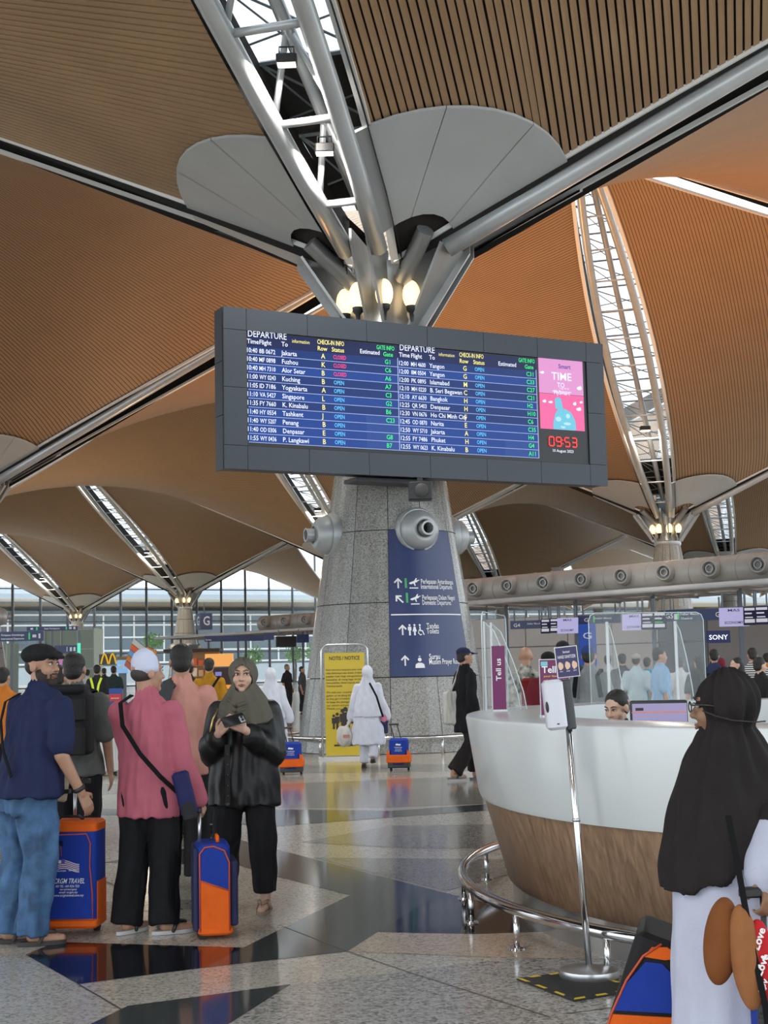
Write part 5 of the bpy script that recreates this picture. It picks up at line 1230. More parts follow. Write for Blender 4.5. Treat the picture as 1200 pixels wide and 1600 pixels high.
rw = nt.nodes.new('ShaderNodeValToRGB'); rw.color_ramp.elements[0].color = (.20, .118, .070, 1); rw.color_ramp.elements[1].color = (.40, .26, .165, 1); rw.color_ramp.elements[0].position = .3; rw.color_ramp.elements[1].position = .72
nt.links.new(tcw.outputs['Object'], mp.inputs[0]); nt.links.new(mp.outputs[0], nz.inputs['Vector']); nt.links.new(nz.outputs['Fac'], rw.inputs['Fac']); nt.links.new(rw.outputs[0], b_.inputs['Base Color']); b_.inputs['Roughness'].default_value = .38
ering([(.10, .69), (.24, .19), (.30, .18)], 'wood_base', WOOD, 96, True)
ering([(.27, .19), (.27, .0)], 'plinth', mat('polished_plinth', (.35, .35, .34), .18, .7), 96, True)
ering([(.48, .76), (1.05, .76), (1.05, .72), (.48, .72)], 'work_top', LGREY)
n = 72; MB().tube([ept(2 * PI * q / n, -.05, .21) - oc for q in range(n + 1)], .032, 10).build('foot_rail', CHROME, cnt, True)
for q in range(20):
    a = 2 * PI * (q + .47) / 20; p = ept(a, -.05, 0) - oc
    ps = MB().tube([p, p + Vector((0, 0, .2))], .017, 8).build('rail_post', CHROME, cnt, True); MB().lathe([(.045, 0), (.04, .012), (.017, .016)], p, 12).build('post_foot', CHROME, ps, 'auto')
# acrylic screens standing on the counter
def screen(label, p0, p1, z0, z1, fins):
    p0, p1 = Vector(p0), Vector(p1); u = (p1 - p0); L = u.length; u.normalize()
    r = empty('acrylic_screen', (p0.x, p0.y, z0), math.atan2(u.y, u.x), label, 'screen'); h = z1 - z0
    rc = .06; pts = [(0, 0), (L, 0), (L, h - rc), (L - rc * .3, h - rc * .3), (L - rc, h), (rc, h), (rc * .3, h - rc * .3), (0, h - rc)]
    MB().poly([(x, 0, z) for x, z in pts], (0, .008, 0)).build('pane', GLASS, r)
    MB().tube([(x, .004, z) for x, z in pts[1:] + pts[:1]], .004, 4).build('pane_edge', GEDGE, r, True)
    for x, s in fins:
        q = [(0, 0), (.24 * s, 0), (.22 * s, .12), (.15 * s, h * .5), (.07 * s, h * .8), (0, h * .9)]
        MB().poly([(x, -y - .002, z) for y, z in q], (.008, 0, 0)).build('fin', GLASS, r)
        MB().tube([(x + .004, -y - .002, z) for y, z in q[1:]], .004, 4).build('fin_edge', GEDGE, r, True); MB().box((x + .004, -.004, h * .45), (.022, .012, h * .9)).build('fin_joint', mat('acrylic_joint', (.75, .80, .82), .25, alpha=.8), r)
    MB().box((L / 2, -.06, .006), (L, .2, .012)).build('foot_plate', GLASS, r)
def onc(x, y): p = G(x, y, 1.2); return (p.x, p.y)
screen('acrylic screen at the left end of the counter', onc(757, 1111), onc(795, 1104), 1.201, 1.88, ((.05, 1), (.32, 1)))
screen('wide acrylic screen at the back of the counter', (1.58, 11.38), (2.55, 11.72), 1.2, 1.90, ((.15, 1), (.76, 1)))
# monitor, tablet
mo = empty('monitor', A(1032, 1180, 9.3), math.radians(-8), 'desk monitor with a lilac screen beside the clerk', 'monitor'); mo.location.z = .765
zt_ = A(1032, 1094, 9.3).z - .765
MB().rbox((0, 0, zt_ - .15), (.36, .03, .30), .012, axis=1).build('bezel', BLACK, mo, 'auto'); MB().box((.005, -.017, zt_ - .155), (.34, .004, .27)).build('screen', emis('monitor_lilac', (.34, .30, .50), .8), mo); MB().box((0, -.0195, zt_ - .075), (.34, .002, .006)).build('screen_line', emis('monitor_orange', (.7, .2, .08), .8), mo); MB().box((-.12, -.0195, zt_ - .055), (.05, .002, .018)).build('screen_text', BLACK, mo)
MB().box((0, .03, .1), (.05, .03, .2)).build('stem', BLACK, mo); MB().box((0, .03, .006), (.22, .16, .012)).build('foot', BLACK, mo)
# purple Tell us card
tu = empty('card_stand', A(868, 1104, 8.6), math.radians(4), 'purple Tell us card standing on the counter', 'sign'); tu.location.z = 1.2
PUR = mat('magenta_purple_print', (.16, .015, .10), .45); hh = A(868, 1031, 8.75).z - 1.2
MB().box((0, 0, hh / 2), (.17, .006, hh)).build('card', PUR, tu); MB().box((0, .004, hh / 2), (.18, .004, hh + .01)).build('holder', GEDGE, tu); MB().box((0, .02, .006), (.17, .1, .012)).build('holder_foot', GEDGE, tu)
tm = MB(); vs, fs = text_fit('Tell us', .15, .055, 'CENTER', .02); tm.add([(a, -.0045, hh - .075 + b_) for a, b_ in vs], fs); tm.build('lettering', PRINTW, tu)
tm = MB(); vs, fs = text_fit('your feedback', .13, .016, 'CENTER', .01); tm.add([(a, -.0045, hh - .10 + b_) for a, b_ in vs], fs); vs, fs = text_fit('tell us how we did', .13, .016, 'CENTER', .01); tm.add([(a, -.0045, hh - .125 + b_) for a, b_ in vs], fs); tm.build('lettering', mat('yellow_print', (.8, .55, .05), .5), tu)
MB().box((-.06, -.0045, hh - .022), (.04, .002, .025)).build('logo_block', mat('cyan_print', (.2, .55, .6), .5), tu)
tu2 = empty('card_stand', A(781, 1108, 9.9), math.radians(6), 'magenta feedback panel standing behind the left acrylic screen', 'sign'); tu2.location.z = 1.2
MB().box((0, 0, .22), (.09, .006, .44)).build('card', PUR, tu2); MB().box((0, .03, .006), (.1, .1, .012)).build('foot', GEDGE, tu2)
tm = MB(); vs, fs = text_fit('Tell us', .15, .05, 'CENTER', .015); tm.add([(-b_ + .015, -.0045, .28 + a) for a, b_ in vs], fs); tm.build('lettering', PRINTW, tu2)
# ------------------------------------------------------------------ hand sanitizer stand on a striped mat
sb0 = G(921, 1529); san = empty('sanitizer_stand', sb0, 0, 'chrome pole hand sanitizer stand on a black and yellow mat', 'sanitizer stand')
san.location.z = .011
YS = sb0.y; tp = A(889, 1142, YS); lx = (tp.x - sb0.x); lz = tp.z
MB().lathe([(.001, 0), (.142, 0), (.146, .012), (.142, .034), (.10, .046), (.05, .052), (.026, .056)], n=40).build('base', STEEL, san, 'auto')
MB().tube([(0, 0, .05), (lx * .5, 0, lz * .5), (lx * 1.12, .0, lz * 1.12)], .0165, 14).build('pole', CHROME, san, True); MB().tube([(lx * .62, 0, lz * .62), (lx * .635, 0, lz * .635)], .019, 14).build('pole_joint', CHROME, san, True)
bx = A(863, 1102, YS); bw = MB(); top_z = A(865, 1062, YS).z - .011; bot_z = A(865, 1140, YS).z - .011; xl, xr = A(849, 1100, YS).x - sb0.x, A(881, 1100, YS).x - sb0.x
DW = mat('dispenser_white', (.66, .68, .76), .35, coat=.2); RL = Matrix.Rotation(math.radians(-5), 3, 'Y')
disp = MB().rbox(((xl + xr) / 2, -.03, (top_z + bot_z) / 2), (xr - xl, .115, top_z - bot_z), .03, 5, RL).build('dispenser', DW, san, 'auto')
MB().rbox(((xr + .022), -.0, (top_z + bot_z) / 2), (.05, .06, top_z - bot_z), .012, 3, RL).build('dispenser_back', mat('dark_grey_plastic', (.06, .065, .07), .5), san, 'auto')
MB().ell(((xl) + .012, -.075, (top_z + bot_z) / 2 - .01), (.010, .012, .03), 10, 8, RL).build('sensor', BLACK, disp, True); MB().box(((xl + xr) / 2 + .01, -.089, bot_z + .03), (.012, .003, .006), RL).build('mark', BLACK, disp)
c0 = A(886, 1034, YS); cz = c0.z - .011; cx_ = c0.x - sb0.x
PUR2 = mat('indigo_print', (.035, .025, .11), .4)
sg = MB().box((cx_, .0, cz), (.112, .008, .152), RL).build('sign_frame', PRINTW, san); MB().box((cx_, -.005, cz), (.104, .004, .144), RL).build('sign_face', PUR2, sg)
tm = MB()
def stx(body, dx, dz, size, fit):
    vs, fs = text_fit(body, fit, size, 'CENTER', .008); tm.add([Vector((cx_, -.008, cz)) + RL @ Vector((dx + a, 0, dz + b_)) for a, b_ in vs], fs)
stx('Sanitasi', 0, .044, .016, .034); stx('HAND SANITIZER', 0, .018, .022, .088)
for q, t in enumerate(('APPLY', 'RUB', 'DRY')): stx(t, -.034 + .034 * q, -.048, .008, .016)
tm.build('lettering', PRINTW, sg)
tm = MB()
for q in range(3): tm.poly([Vector((cx_, -.008, cz)) + RL @ Vector((-.034 + .034 * q + .013 * math.cos(a), 0, -.018 + .019 * math.sin(a) * (1 + .15 * math.cos(3 * a)))) for a in [2 * PI * w_ / 16 for w_ in range(16)]])
tm.build('hand_drawings', mat('print_skin', (.75, .52, .38), .5), sg)
mt = [G(807, 1532), G(897, 1566), G(1003, 1549), G(905, 1519)]; mc = sum((p for p in mt), Vector()) / 4
fm = empty('floor_mat', (mc.x, mc.y, 0), 0, 'black rubber floor mat with yellow striped border under sanitizer', 'mat')
q = [p - mc for p in mt]; MB().poly([(p.x, p.y, .003) for p in q], (0, 0, .008)).build('mat_body', RUBBER, fm)
YM = mat('safety_yellow', (.75, .52, .02), .6)
for k in range(4):
    a, b2 = q[k], q[(k + 1) % 4]
    for s in range(6):
        if s % 2: continue
        t0, t1 = s / 6, (s + 1) / 6; e0, e1, i1, i0 = a.lerp(b2, t0), a.lerp(b2, t1), a.lerp(b2, t1) * .9, a.lerp(b2, t0) * .9
        MB().poly([(p.x, p.y, .0115) for p in (e0, e1, i1, i0)], (0, 0, .0006)).build('yellow_stripe', YM, fm)
# ================================================================== CHECK-IN ISLANDS
DUCT = mat('duct_grey_paint', (.42, .405, .375), .45, .1, noise=(1.2, .05)); CANO = mat('canopy_white', (.55, .54, .51), .5)
POSTM = mat('post_blue_grey', (.13, .16, .19), .45); SCR_L = emis('screen_lilac', (.40, .38, .62), .9); SCR_D = emis('screen_navy', (.012, .010, .035), .8)
GLED = emis('sign_green', (.03, .45, .12), .9)
def island(label, p0, p1, nz, z=3.95, rad=.40, cut0=0., nozzles=True, canopy_ext=0.):
    """duct with ball nozzles on a canopy frame; p0 near end, p1 far end"""
    p0, p1 = Vector((*p0, 0)), Vector((*p1, 0)); u = (p1 - p0); L = u.length; u.normalize(); fr = Vector((-u.y, u.x, 0)); fr = fr if fr.y < 0 else -fr
    r = empty('check_in_canopy', p0, 0, label, 'canopy')
    P = lambda t, f, zz: u * t + fr * f + Vector((0, 0, zz))
    dd = MB().tube([P(0, 0, z), P(L, 0, z)], rad, 20).build('air_duct', DUCT, r, 'auto')
    st = L / nz
    for k in range(nz):
        t = (k + .5) * st
        MB().tube([P(t + st * .5, 0, z), P(t + st * .5 + .05, 0, z)], rad + .012, 20).build('duct_joint', DUCT, dd, 'auto')
        d = (fr * .9 - u * .35 + Vector((0, 0, -.05))).normalized(); c = P(t, 0, z + .05) + fr * rad * .85; q = d.to_track_quat('Z', 'Y').to_matrix()
        nzz = MB().lathe([(.30, -.1), (.25, .28), (.21, .36), (.185, .36), (.15, .2)], c, 18, q).build('jet_nozzle', DUCT, r, 'auto')
        MB().lathe([(.11, .1), (.11, .31), (.085, .31), (.08, .15)], c, 14, q).build('jet_pipe', GREYST, nzz, 'auto'); MB().lathe([(.001, .18), (.18, .18)], c, 14, q).build('jet_throat', BLACK, nzz)
    t0, t1 = -1, L + canopy_ext
    MB().tube([P(t0, 1.45, z - .48), P(t1, 1.45, z - .48)], .075, 10).build('front_tube', LGREY, r, True); MB().tube([P(t0, -2.2, z - .48), P(t1, -2.2, z - .48)], .075, 10).build('rear_tube', LGREY, r, True)
    n = int((t1 - t0) / 1.5)
    for k in range(n + 1):
        t = t0 + (t1 - t0) * k / n
        MB().tube([P(t, 1.45, z - .5), P(t, -2.2, z - .56)], .035, 6).build('cross_beam', GREYST, r, True)
        if k < n:
            a, b_ = t + .06, t0 + (t1 - t0) * (k + 1) / n - .06
            MB().poly([P(a, 1.3, z - .42), P(b_, 1.3, z - .42), P(b_, -.3, z - .42), P(a, -.3, z - .42)], (0, 0, .03)).build('canopy_panel', CANO, r); MB().poly([P(a, -.45, z - .42), P(b_, -.45, z - .42), P(b_, -2.1, z - .42), P(a, -2.1, z - .42)], (0, 0, .03)).build('canopy_panel', CANO, r)
        if k % 2 == 0: MB().box(P(t, -.2, (z - .5) / 2), (.11, .11, z - .5)).build('post', POSTM, r)
    return r, P, L
isl, IP, IL = island('long grey air duct canopy with jet nozzles over right check-in', (12.5, 34.9), (2.7, 47.3), 10)
isl2, IP2, IL2 = island('far grey air duct canopy with jet nozzles left of the column', (2.5, 63.5), (-6.3, 75), 8, canopy_ext=9)
def flat_sign(name, label, x0, y0, x1, y1, Y, m, cat='sign', yaw=0., t=.06, texts=(), tilt=0., group=None, hang=0., bars=(), stand=None):
    """rectangular board seen between two picture corners at distance Y"""
    a, b_ = A(x0, y1, Y), A(x1, y0, Y); w, h = b_.x - a.x, b_.z - a.z; w /= max(.3, math.cos(math.radians(yaw)))
    r = empty(name, ((a.x + b_.x) / 2, Y, a.z), math.radians(yaw), label, cat, group); Mx = Matrix.Rotation(math.radians(tilt), 3, 'X')
    MB().box((0, 0, h / 2), (w, t, h), Mx).build('panel', m, r)
    for body, fx, fz, size, fw, mm in texts:          # fractions of the board
        vs, fs = text_fit(body, fw * w, size * h, 'CENTER', .015)
        MB().add([Vector((0, 0, h / 2)) + Mx @ Vector(((fx - .5) * w + p, -t / 2 - .008, (fz - .5) * h + q)) for p, q in vs], fs).build('lettering', mm, r)
    for fx, fz, fw, fh, mm in bars:
        MB().box(Vector((0, 0, h / 2)) + Mx @ Vector(((fx - .5) * w, -t / 2 - .006, (fz - .5) * h)), (fw * w, .006, fh * h), Mx).build('panel_block', mm, r)
    if stand: MB().box((0, .0, -a.z / 2), (w * stand, t * .8, a.z)).build('stand', POSTM, r)
    if hang:
        for sx in (-.38, .38): MB().box((sx * w, 0, h + hang / 2), (.04, .04, hang)).build('hanger', POSTM, r)
    return r
INKV = mat('ink_violet', (.05, .05, .12), .5)
for lab, x0, y0, x1, y1, Y in (('lilac economy screen nearest the right edge', 1126, 949, 1168, 979, 34.5), ('lilac economy screen above the pale blue shirt man', 974, 959, 1008, 985, 38), ('lilac economy screen right of the column', 872, 965, 902, 990, 41)):
    flat_sign('check_in_screen', lab, x0, y0, x1, y1, Y, SCR_L, 'screen', -18, .07, (('MAS', .5, .78, .2, .4, INKV), ('ECONOMY', .5, .1, .2, .62, INKV)), -12, 'economy class screens', .35)
WHB = emis('screen_white', (.55, .55, .62), .8)
for lab, x0, y0, x1, y1, Y in (('dark flight screen left of a pair at right edge', 1163, 948, 1180, 977, 34.2), ('dark flight screen right of a pair at right edge', 1181, 947, 1200, 976, 34), ('dark flight screen right of the middle economy screen', 1003, 957, 1021, 984, 37.8), ('dark flight screen with green line right of the middle pair', 1022, 956, 1040, 984, 37.6), ('dark flight screen left of the far economy screen', 860, 966, 873, 989, 41.2), ('dark flight screen farthest left of three', 846, 967, 859, 990, 41.4)):
    flat_sign('flight_screen', lab, x0, y0, x1, y1, Y, SCR_D, 'screen', -18, .07, (), -12, 'flight screens over the desks', .35, ((.5, .86, .8, .14, WHB), (.4, .62, .55, .08, WHB), (.5, .2, .8, .2, WHB), (.45, .4, .6, .06, GLED if 'green' in lab else WHB)))
flat_sign('overhead_sign', 'navy check-in sign G5 with green marker', 1040, 951, 1132, 971, 38, NAVY, 'sign', -20, .08, (('Daftar Masuk', .42, .52, .28, .3, PRINTW), ('Check-in', .37, .14, .28, .18, PRINTW), ('G5', .1, .28, .6, .12, PRINTW), ('G5', .88, .28, .6, .12, PRINTW)), 0, None, .3, ((.24, .5, .03, .7, GLED), (.2, .4, .05, .5, PRINTW)))
flat_sign('overhead_sign', 'navy check-in sign G4 right of the column', 799, 969, 848, 983, 44, NAVY, 'sign', -20, .08, (('Daftar Masuk', .72, .5, .3, .4, PRINTW), ('G4', .2, .25, .6, .2, PRINTW)), 0, None, .3)
flat_sign('overhead_sign', 'navy check-in sign between two acrylic screens', 905, 960, 968, 975, 42, NAVY, 'sign', -20, .08, (('Daftar Masuk', .6, .5, .3, .4, PRINTW), ('G', .2, .25, .6, .1, PRINTW)), 0, None, .3, ((.38, .5, .03, .7, GLED),))
flat_sign('shop_sign', 'dark shop sign with white capital letters', 1104, 985, 1140, 1005, 47, emis('shop_navy', (.02, .025, .10), .6), 'sign', 0, .1, (('SONY', .5, .28, .55, .8, emis('sign_white_glow', (.8, .82, .9), 1.2)),))
flat_sign('light_box', 'blue lit display panel behind the left acrylic screens', 905, 970, 930, 1040, 47, emis('display_blue', (.02, .06, .30), .8), 'display', 0, .1, (('G', .5, .6, .2, .5, PRINTW),), stand=.9)
flat_sign('light_box', 'cyan lit panel beside the shop sign', 1133, 1000, 1170, 1030, 50, emis('display_cyan', (.05, .25, .5), .8), 'display', 0, .1, (), 0, None, 0, ((.3, .5, .4, .5, emis('display_pale', (.4, .6, .75), .8)),), stand=.9)
# back wall of the check-in hall: pale panels
SHOPD = mat('shopfront_dark_panel', (.07, .075, .085), .35); SHOPB = mat('shopfront_blue_panel', (.03, .05, .14), .35)
PALE = mat('pale_wall_panel', (.48, .47, .44), .55, noise=(1, .04)); wallr = None
pa, pb = Vector((1.0, 58, 0)), Vector((26, 34, 0)); u_ = (pb - pa).normalized(); Lw = (pb - pa).length; nw = Vector((-u_.y, u_.x, 0)); nw = nw if nw.y < 0 else -nw
wallr = tag(MB().poly([pa, pb, pb + Vector((0, 0, 3.3)), pa + Vector((0, 0, 3.3))], -nw * .2).build('wall_right', mat('wall_core_grey', (.18, .18, .18), .8)), 'pale panelled wall behind the check-in desks', kind='structure')
for k in range(18):
    for z0, z1 in ((0, 1.1), (1.1, 2.2), (2.2, 3.3)):
        a, b_ = pa + u_ * (Lw * k / 18 + .02), pa + u_ * (Lw * (k + 1) / 18 - .02)
        if k in (7, 8, 13): continue
        MB().poly([a + Vector((0, 0, z0 + .02)) + nw * .01, b_ + Vector((0, 0, z0 + .02)) + nw * .01, b_ + Vector((0, 0, z1 - .02)) + nw * .01, a + Vector((0, 0, z1 - .02)) + nw * .01], nw * .03).build('wall_panel', PALE if k < 6 else (SHOPD if (k + int(z0)) % 3 else SHOPB), wallr)
MB().box(pa + u_ * 3.2 + Vector((0, 0, 1.75)) + nw * .08, (.22, .08, .3)).build('alarm_box', mat('alarm_red', (.5, .03, .03), .5), wallr)
# desks under the canopy
DESK = mat('desk_white', (.55, .56, .56), .4)
for k in range(5):
    q = isl.location + IP(2 + 2.3 * k, -.4, 0); d = empty('check_in_desk', q, math.atan2(-7.8, 9.9) + PI, ['white check-in desk nearest the right edge', 'white check-in desk second from the right', 'white check-in desk in the middle of the row', 'white check-in desk fourth from the right', 'white check-in desk nearest the big column'][k], 'desk', 'check-in desks')
    MB().rbox((0, 0, .5), (1.7, .6, 1.0), .04).build('desk_body', DESK, d, 'auto'); MB().rbox((0, 0, 1.03), (1.8, .7, .05), .02).build('desk_top', LGREY, d, 'auto'); MB().box((.3, .1, 1.2), (.4, .04, .28)).build('desk_monitor', BLACK, d)
# pale counter at the right edge behind the dark hijab
rc = empty('service_counter', A(1190, 1100, 13), 0, 'pale counter with blue front at the right edge', 'counter'); rc.location.z = 0
MB().rbox((.3, 0, 1.1), (1.0, .6, .12), .03).build('counter_top', SOLID, rc, 'auto'); MB().rbox((.3, .05, .97), (.9, .5, .16), .02).build('counter_band', LGREY, rc, 'auto'); MB().box((.3, .05, .45), (.9, .5, .9)).build('counter_front', mat('counter_blue', (.03, .05, .16), .5), rc)
# ================================================================== FAR LEFT: glass wall and what stands before it
MULL = mat('mullion_slate', (.075, .085, .095), .45)
def wallp(s, z, lean=.0): q = WPT + WDIR * s; return Vector((q.x - WN.x * 0 + WN.x * lean * z, q.y + WN.y * lean * z, z))
gw_ = tag(MB().poly([wallp(-60, .15), wallp(95, .15), wallp(95, -.1), wallp(-60, -.1)], (0, .3, 0)).build('window_100', MULL), 'sill of the tall inclined glass wall', kind='structure')
FGL = mat('facade_glass', (.75, .88, .95), .05, 0, alpha=.10, spec=.5)
SP = 3.45
for k in range(-14, 28):
    s = k * SP; q = WPT + WDIR * s
    # clip each mullion at the underside of the roof
    best = 22
    MB().box((wallp(s, 10, -.035)), (.28, .34, 20), Matrix.Rotation(.035, 3, 'X')).build('mullion', MULL, gw_)
    MB().poly([wallp(s + .1, .2), wallp(s + SP - .1, .2), wallp(s + SP - .1, 20, -.035), wallp(s + .1, 20, -.035)]).build('pane', FGL, gw_)
for z in (4.2, 8.3, 12.4): MB().tube([wallp(-60, z, -.035), wallp(95, z, -.035)], .07, 5).build('transom', MULL, gw_, True)
# opposite terminal building outside
ob0 = WPT + WN * 95; ext = empty('terminal_building', (ob0.x, ob0.y, 0), math.atan2(WDIR.y, WDIR.x), 'long glass-fronted terminal building outside beyond the glass wall', 'building')
MB().box((0, 6, 7.0), (420, 10, 14)).build('facade_core', mat('facade_blue_grey', (.055, .085, .105), .25, noise=(.05, .4)), ext)
FW_ = mat('facade_white_frame', (.55, .58, .60), .5)
for k in range(-30, 31): MB().box((k * 6.2, .9, 8.4), (.32, .3, 9.6)).build('facade_mullion', FW_, ext)
for z in (3.8, 6.2, 8.8, 11.2, 13.2): MB().box((0, .85, z), (420, .3, .34)).build('facade_transom', FW_, ext)
MB().box((0, .8, 1.6), (420, .4, 3.2)).build('facade_base', mat('facade_pale_band', (.30, .36, .40), .5), ext)
TAN = mat('eaves_tan', (.30, .24, .16), .6)
MB().poly([(-210, -6, 15.6), (210, -6, 15.6), (210, 8, 14.2), (-210, 8, 14.2)], (0, 0, .3)).build('eaves_soffit', TAN, ext)
MB().loft([[(x, -6, 15.6), (x, -4, 17.0), (x, 4, 18.8), (x, 14, 19.5), (x, 14, 15.0), (x, -6, 15.4)] for x in (-210, 210)]).build('roof', mat('roof_grey_blue', (.17, .21, .24), .5), ext)
# trees outside
LEAF = mat('leaf_green', (.10, .26, .03), .6, noise=(2, .5))
rnd = random.Random(3)
for px, py, Y, lab in ((238, 1003, 196, 'bright green tree outside left of the far G column'), (461, 1022, 205, 'green tree outside beyond the far left canopy'), (395, 1025, 205, 'green tree outside behind the olive hijab'), (492, 1018, 212, 'green tree outside beside the column edge')):
    c = A(px, py, Y); t = empty('tree', (c.x, c.y, 0), 0, lab, 'tree')
    MB().tube([(0, 0, 0), (.1, 0, c.z * .6), (0, 0, c.z)], [.18, .14, .08], 8).build('trunk', mat('bark', (.10, .07, .05), .9), t, True)
    mb = MB()
    for q in range(420):
        v = Vector((rnd.gauss(0, 1), rnd.gauss(0, 1), rnd.gauss(0, 1))); v = v.normalized() * (.4 + .6 * rnd.random()); p = Vector((v.x * 1.5, v.y * 1.5, c.z + v.z * 1.3)); a = Vector((rnd.gauss(0, 1), rnd.gauss(0, 1), rnd.gauss(0, 1))).normalized(); b_ = a.cross(Vector((.3, .5, .8))).normalized()
        mb.add([p, p + a * .22 + b_ * .1, p + a * .45, p + a * .22 - b_ * .1], [(0, 1, 2, 3)])
    mb.build('foliage', LEAF, t)['kind'] = 'stuff'
# G cube
gc = A(319, 970, 72); g_ = empty('row_sign', (gc.x, gc.y, A(319, 984, 72).z), math.radians(28), 'hanging navy cube sign with white letter G', 'sign')
gs = .62; MB().box((0, 0, gs * .65), (gs, gs, gs * 1.3)).build('cube', NAVY, g_)
for sx, M_ in (((0, -gs / 2 - .01, 0), Matrix.Identity(3)), ((-gs / 2 - .01, 0, 0), Matrix.Rotation(-PI / 2, 3, 'Z'))):
    vs, fs = text_fit('G', gs * .55, .62, 'CENTER', .02); MB().add([Vector(sx) + M_ @ Vector((a, 0, .22 + b_)) for a, b_ in vs], fs).build('lettering', PRINTW, g_)
MB().box((0, 0, gs * 1.3 + .25), (.05, .05, .5)).build('hanger', POSTM, g_)
# navy fascia under the far canopy
flat_sign('overhead_sign', 'long navy fascia under the far left canopy', 320, 992, 412, 1003, 70, NAVY, 'sign', 8, .1, (('Daftar Masuk', .07, .2, .35, .1, PRINTW),))
flat_sign('overhead_sign', 'second navy fascia right of the long one', 413, 989, 428, 1000, 66, NAVY, 'sign', 8, .1)
flat_sign('hanging_monitor', 'black hanging monitor seen from behind', 432, 994, 462, 1011, 71, BLACK, 'monitor', 15, .2, (), 8, None, .3)
flat_sign('hanging_monitor', 'hanging monitor with blue picture beside the column', 464, 991, 482, 1004, 69.5, NAVY, 'monitor', 15, .15, (), 8, None, .25)
# orange lightbox, shop, kiosk row
flat_sign('light_box', 'glowing orange light box behind the mustard shirt man', 321, 1021, 364, 1042, 44, emis('lightbox_orange', (.85, .38, .10), .9), 'display', 0, .2, stand=.9)
flat_sign('kiosk', 'dark brown kiosk under the orange light box', 333, 1043, 366, 1075, 43.5, mat('kiosk_brown', (.06, .03, .03), .6), 'kiosk', 0, .5, (), 0, None, 0, ((.3, .7, .3, .2, emis('kiosk_screen', (.2, .2, .5), .9)), (.6, .05, .7, .2, emis('kiosk_glow', (.8, .3, .05), .9))), stand=1.)
# shop shelf with merchandise round the far column
sh0 = A(300, 1060, 60); shp = empty('souvenir_kiosk', (sh0.x, 60, 0), 0, 'brightly lit souvenir kiosk at the foot of the far G column', 'kiosk'); zt_ = A(300, 1016, 60).z
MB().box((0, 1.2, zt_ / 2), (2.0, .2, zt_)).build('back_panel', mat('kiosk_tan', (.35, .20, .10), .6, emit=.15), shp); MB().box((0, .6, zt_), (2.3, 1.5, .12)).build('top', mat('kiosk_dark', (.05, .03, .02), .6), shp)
cols_ = [(.6, .1, .03), (.6, .4, .05), (.1, .35, .5), (.5, .3, .15), (.7, .55, .4), (.08, .3, .2), (.55, .06, .1)]
for rr in range(4):
    MB().box((0, .8, .45 + rr * .45), (1.9, .5, .04)).build('shelf', mat('shelf_tan', (.4, .25, .14), .6), shp)
    for cc_ in range(7):
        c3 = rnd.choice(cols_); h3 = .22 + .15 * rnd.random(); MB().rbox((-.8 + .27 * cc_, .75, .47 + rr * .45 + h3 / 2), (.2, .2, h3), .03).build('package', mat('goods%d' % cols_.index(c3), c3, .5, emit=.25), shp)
flat_sign('shop_sign', 'small lit shop lettering at the souvenir kiosk', 284, 1024, 300, 1034, 59, emis('kiosk_sign_dark', (.06, .05, .05), .5), 'sign', 0, .08, (('NIA', .5, .25, .6, .8, emis('sign_white_glow')),)) if False else None
# tilted colour boards (children's display)
tb_ = empty('tilted_display', A(228, 1062, 42), 0, 'tilted orange and blue checker display boards near the shop', 'display'); tb_.location.z = 0
YB = 42
def tilt_board(c0, c1, c2, c3, cells, nm):
    pts = [A(*c, YB) - Vector((tb_.location.x, tb_.location.y, 0)) for c in (c0, c1, c2, c3)]
    n = len(cells)
    for k, cc in enumerate(cells):
        t0, t1 = k / n + .01, (k + 1) / n - .01
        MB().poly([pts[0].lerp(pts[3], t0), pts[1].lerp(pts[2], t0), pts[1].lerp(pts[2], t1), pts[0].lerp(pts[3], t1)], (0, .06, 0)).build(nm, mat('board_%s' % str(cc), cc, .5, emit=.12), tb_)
    MB().poly(pts, (0, .05, 0)).build('board_frame', mat('frame_brown', (.10, .07, .03), .6), tb_).location.y += .07
tilt_board((209, 997), (229, 1013), (212, 1056), (194, 1040), [(.55, .56, .5), (.70, .12, .03), (.15, .35, .65), (.6, .2, .04), (.45, .12, .08)], 'colour_tile')
tilt_board((230, 1010), (246, 1018), (222, 1062), (208, 1056), [(.65, .22, .03), (.5, .25, .08), (.35, .5, .05), (.30, .15, .05), (.25, .13, .05)], 'colour_tile')
MB().box((-.3, .3, A(215, 1065, YB).z / 2), (.1, .1, A(215, 1065, YB).z)).build('stand', BLACK, tb_)
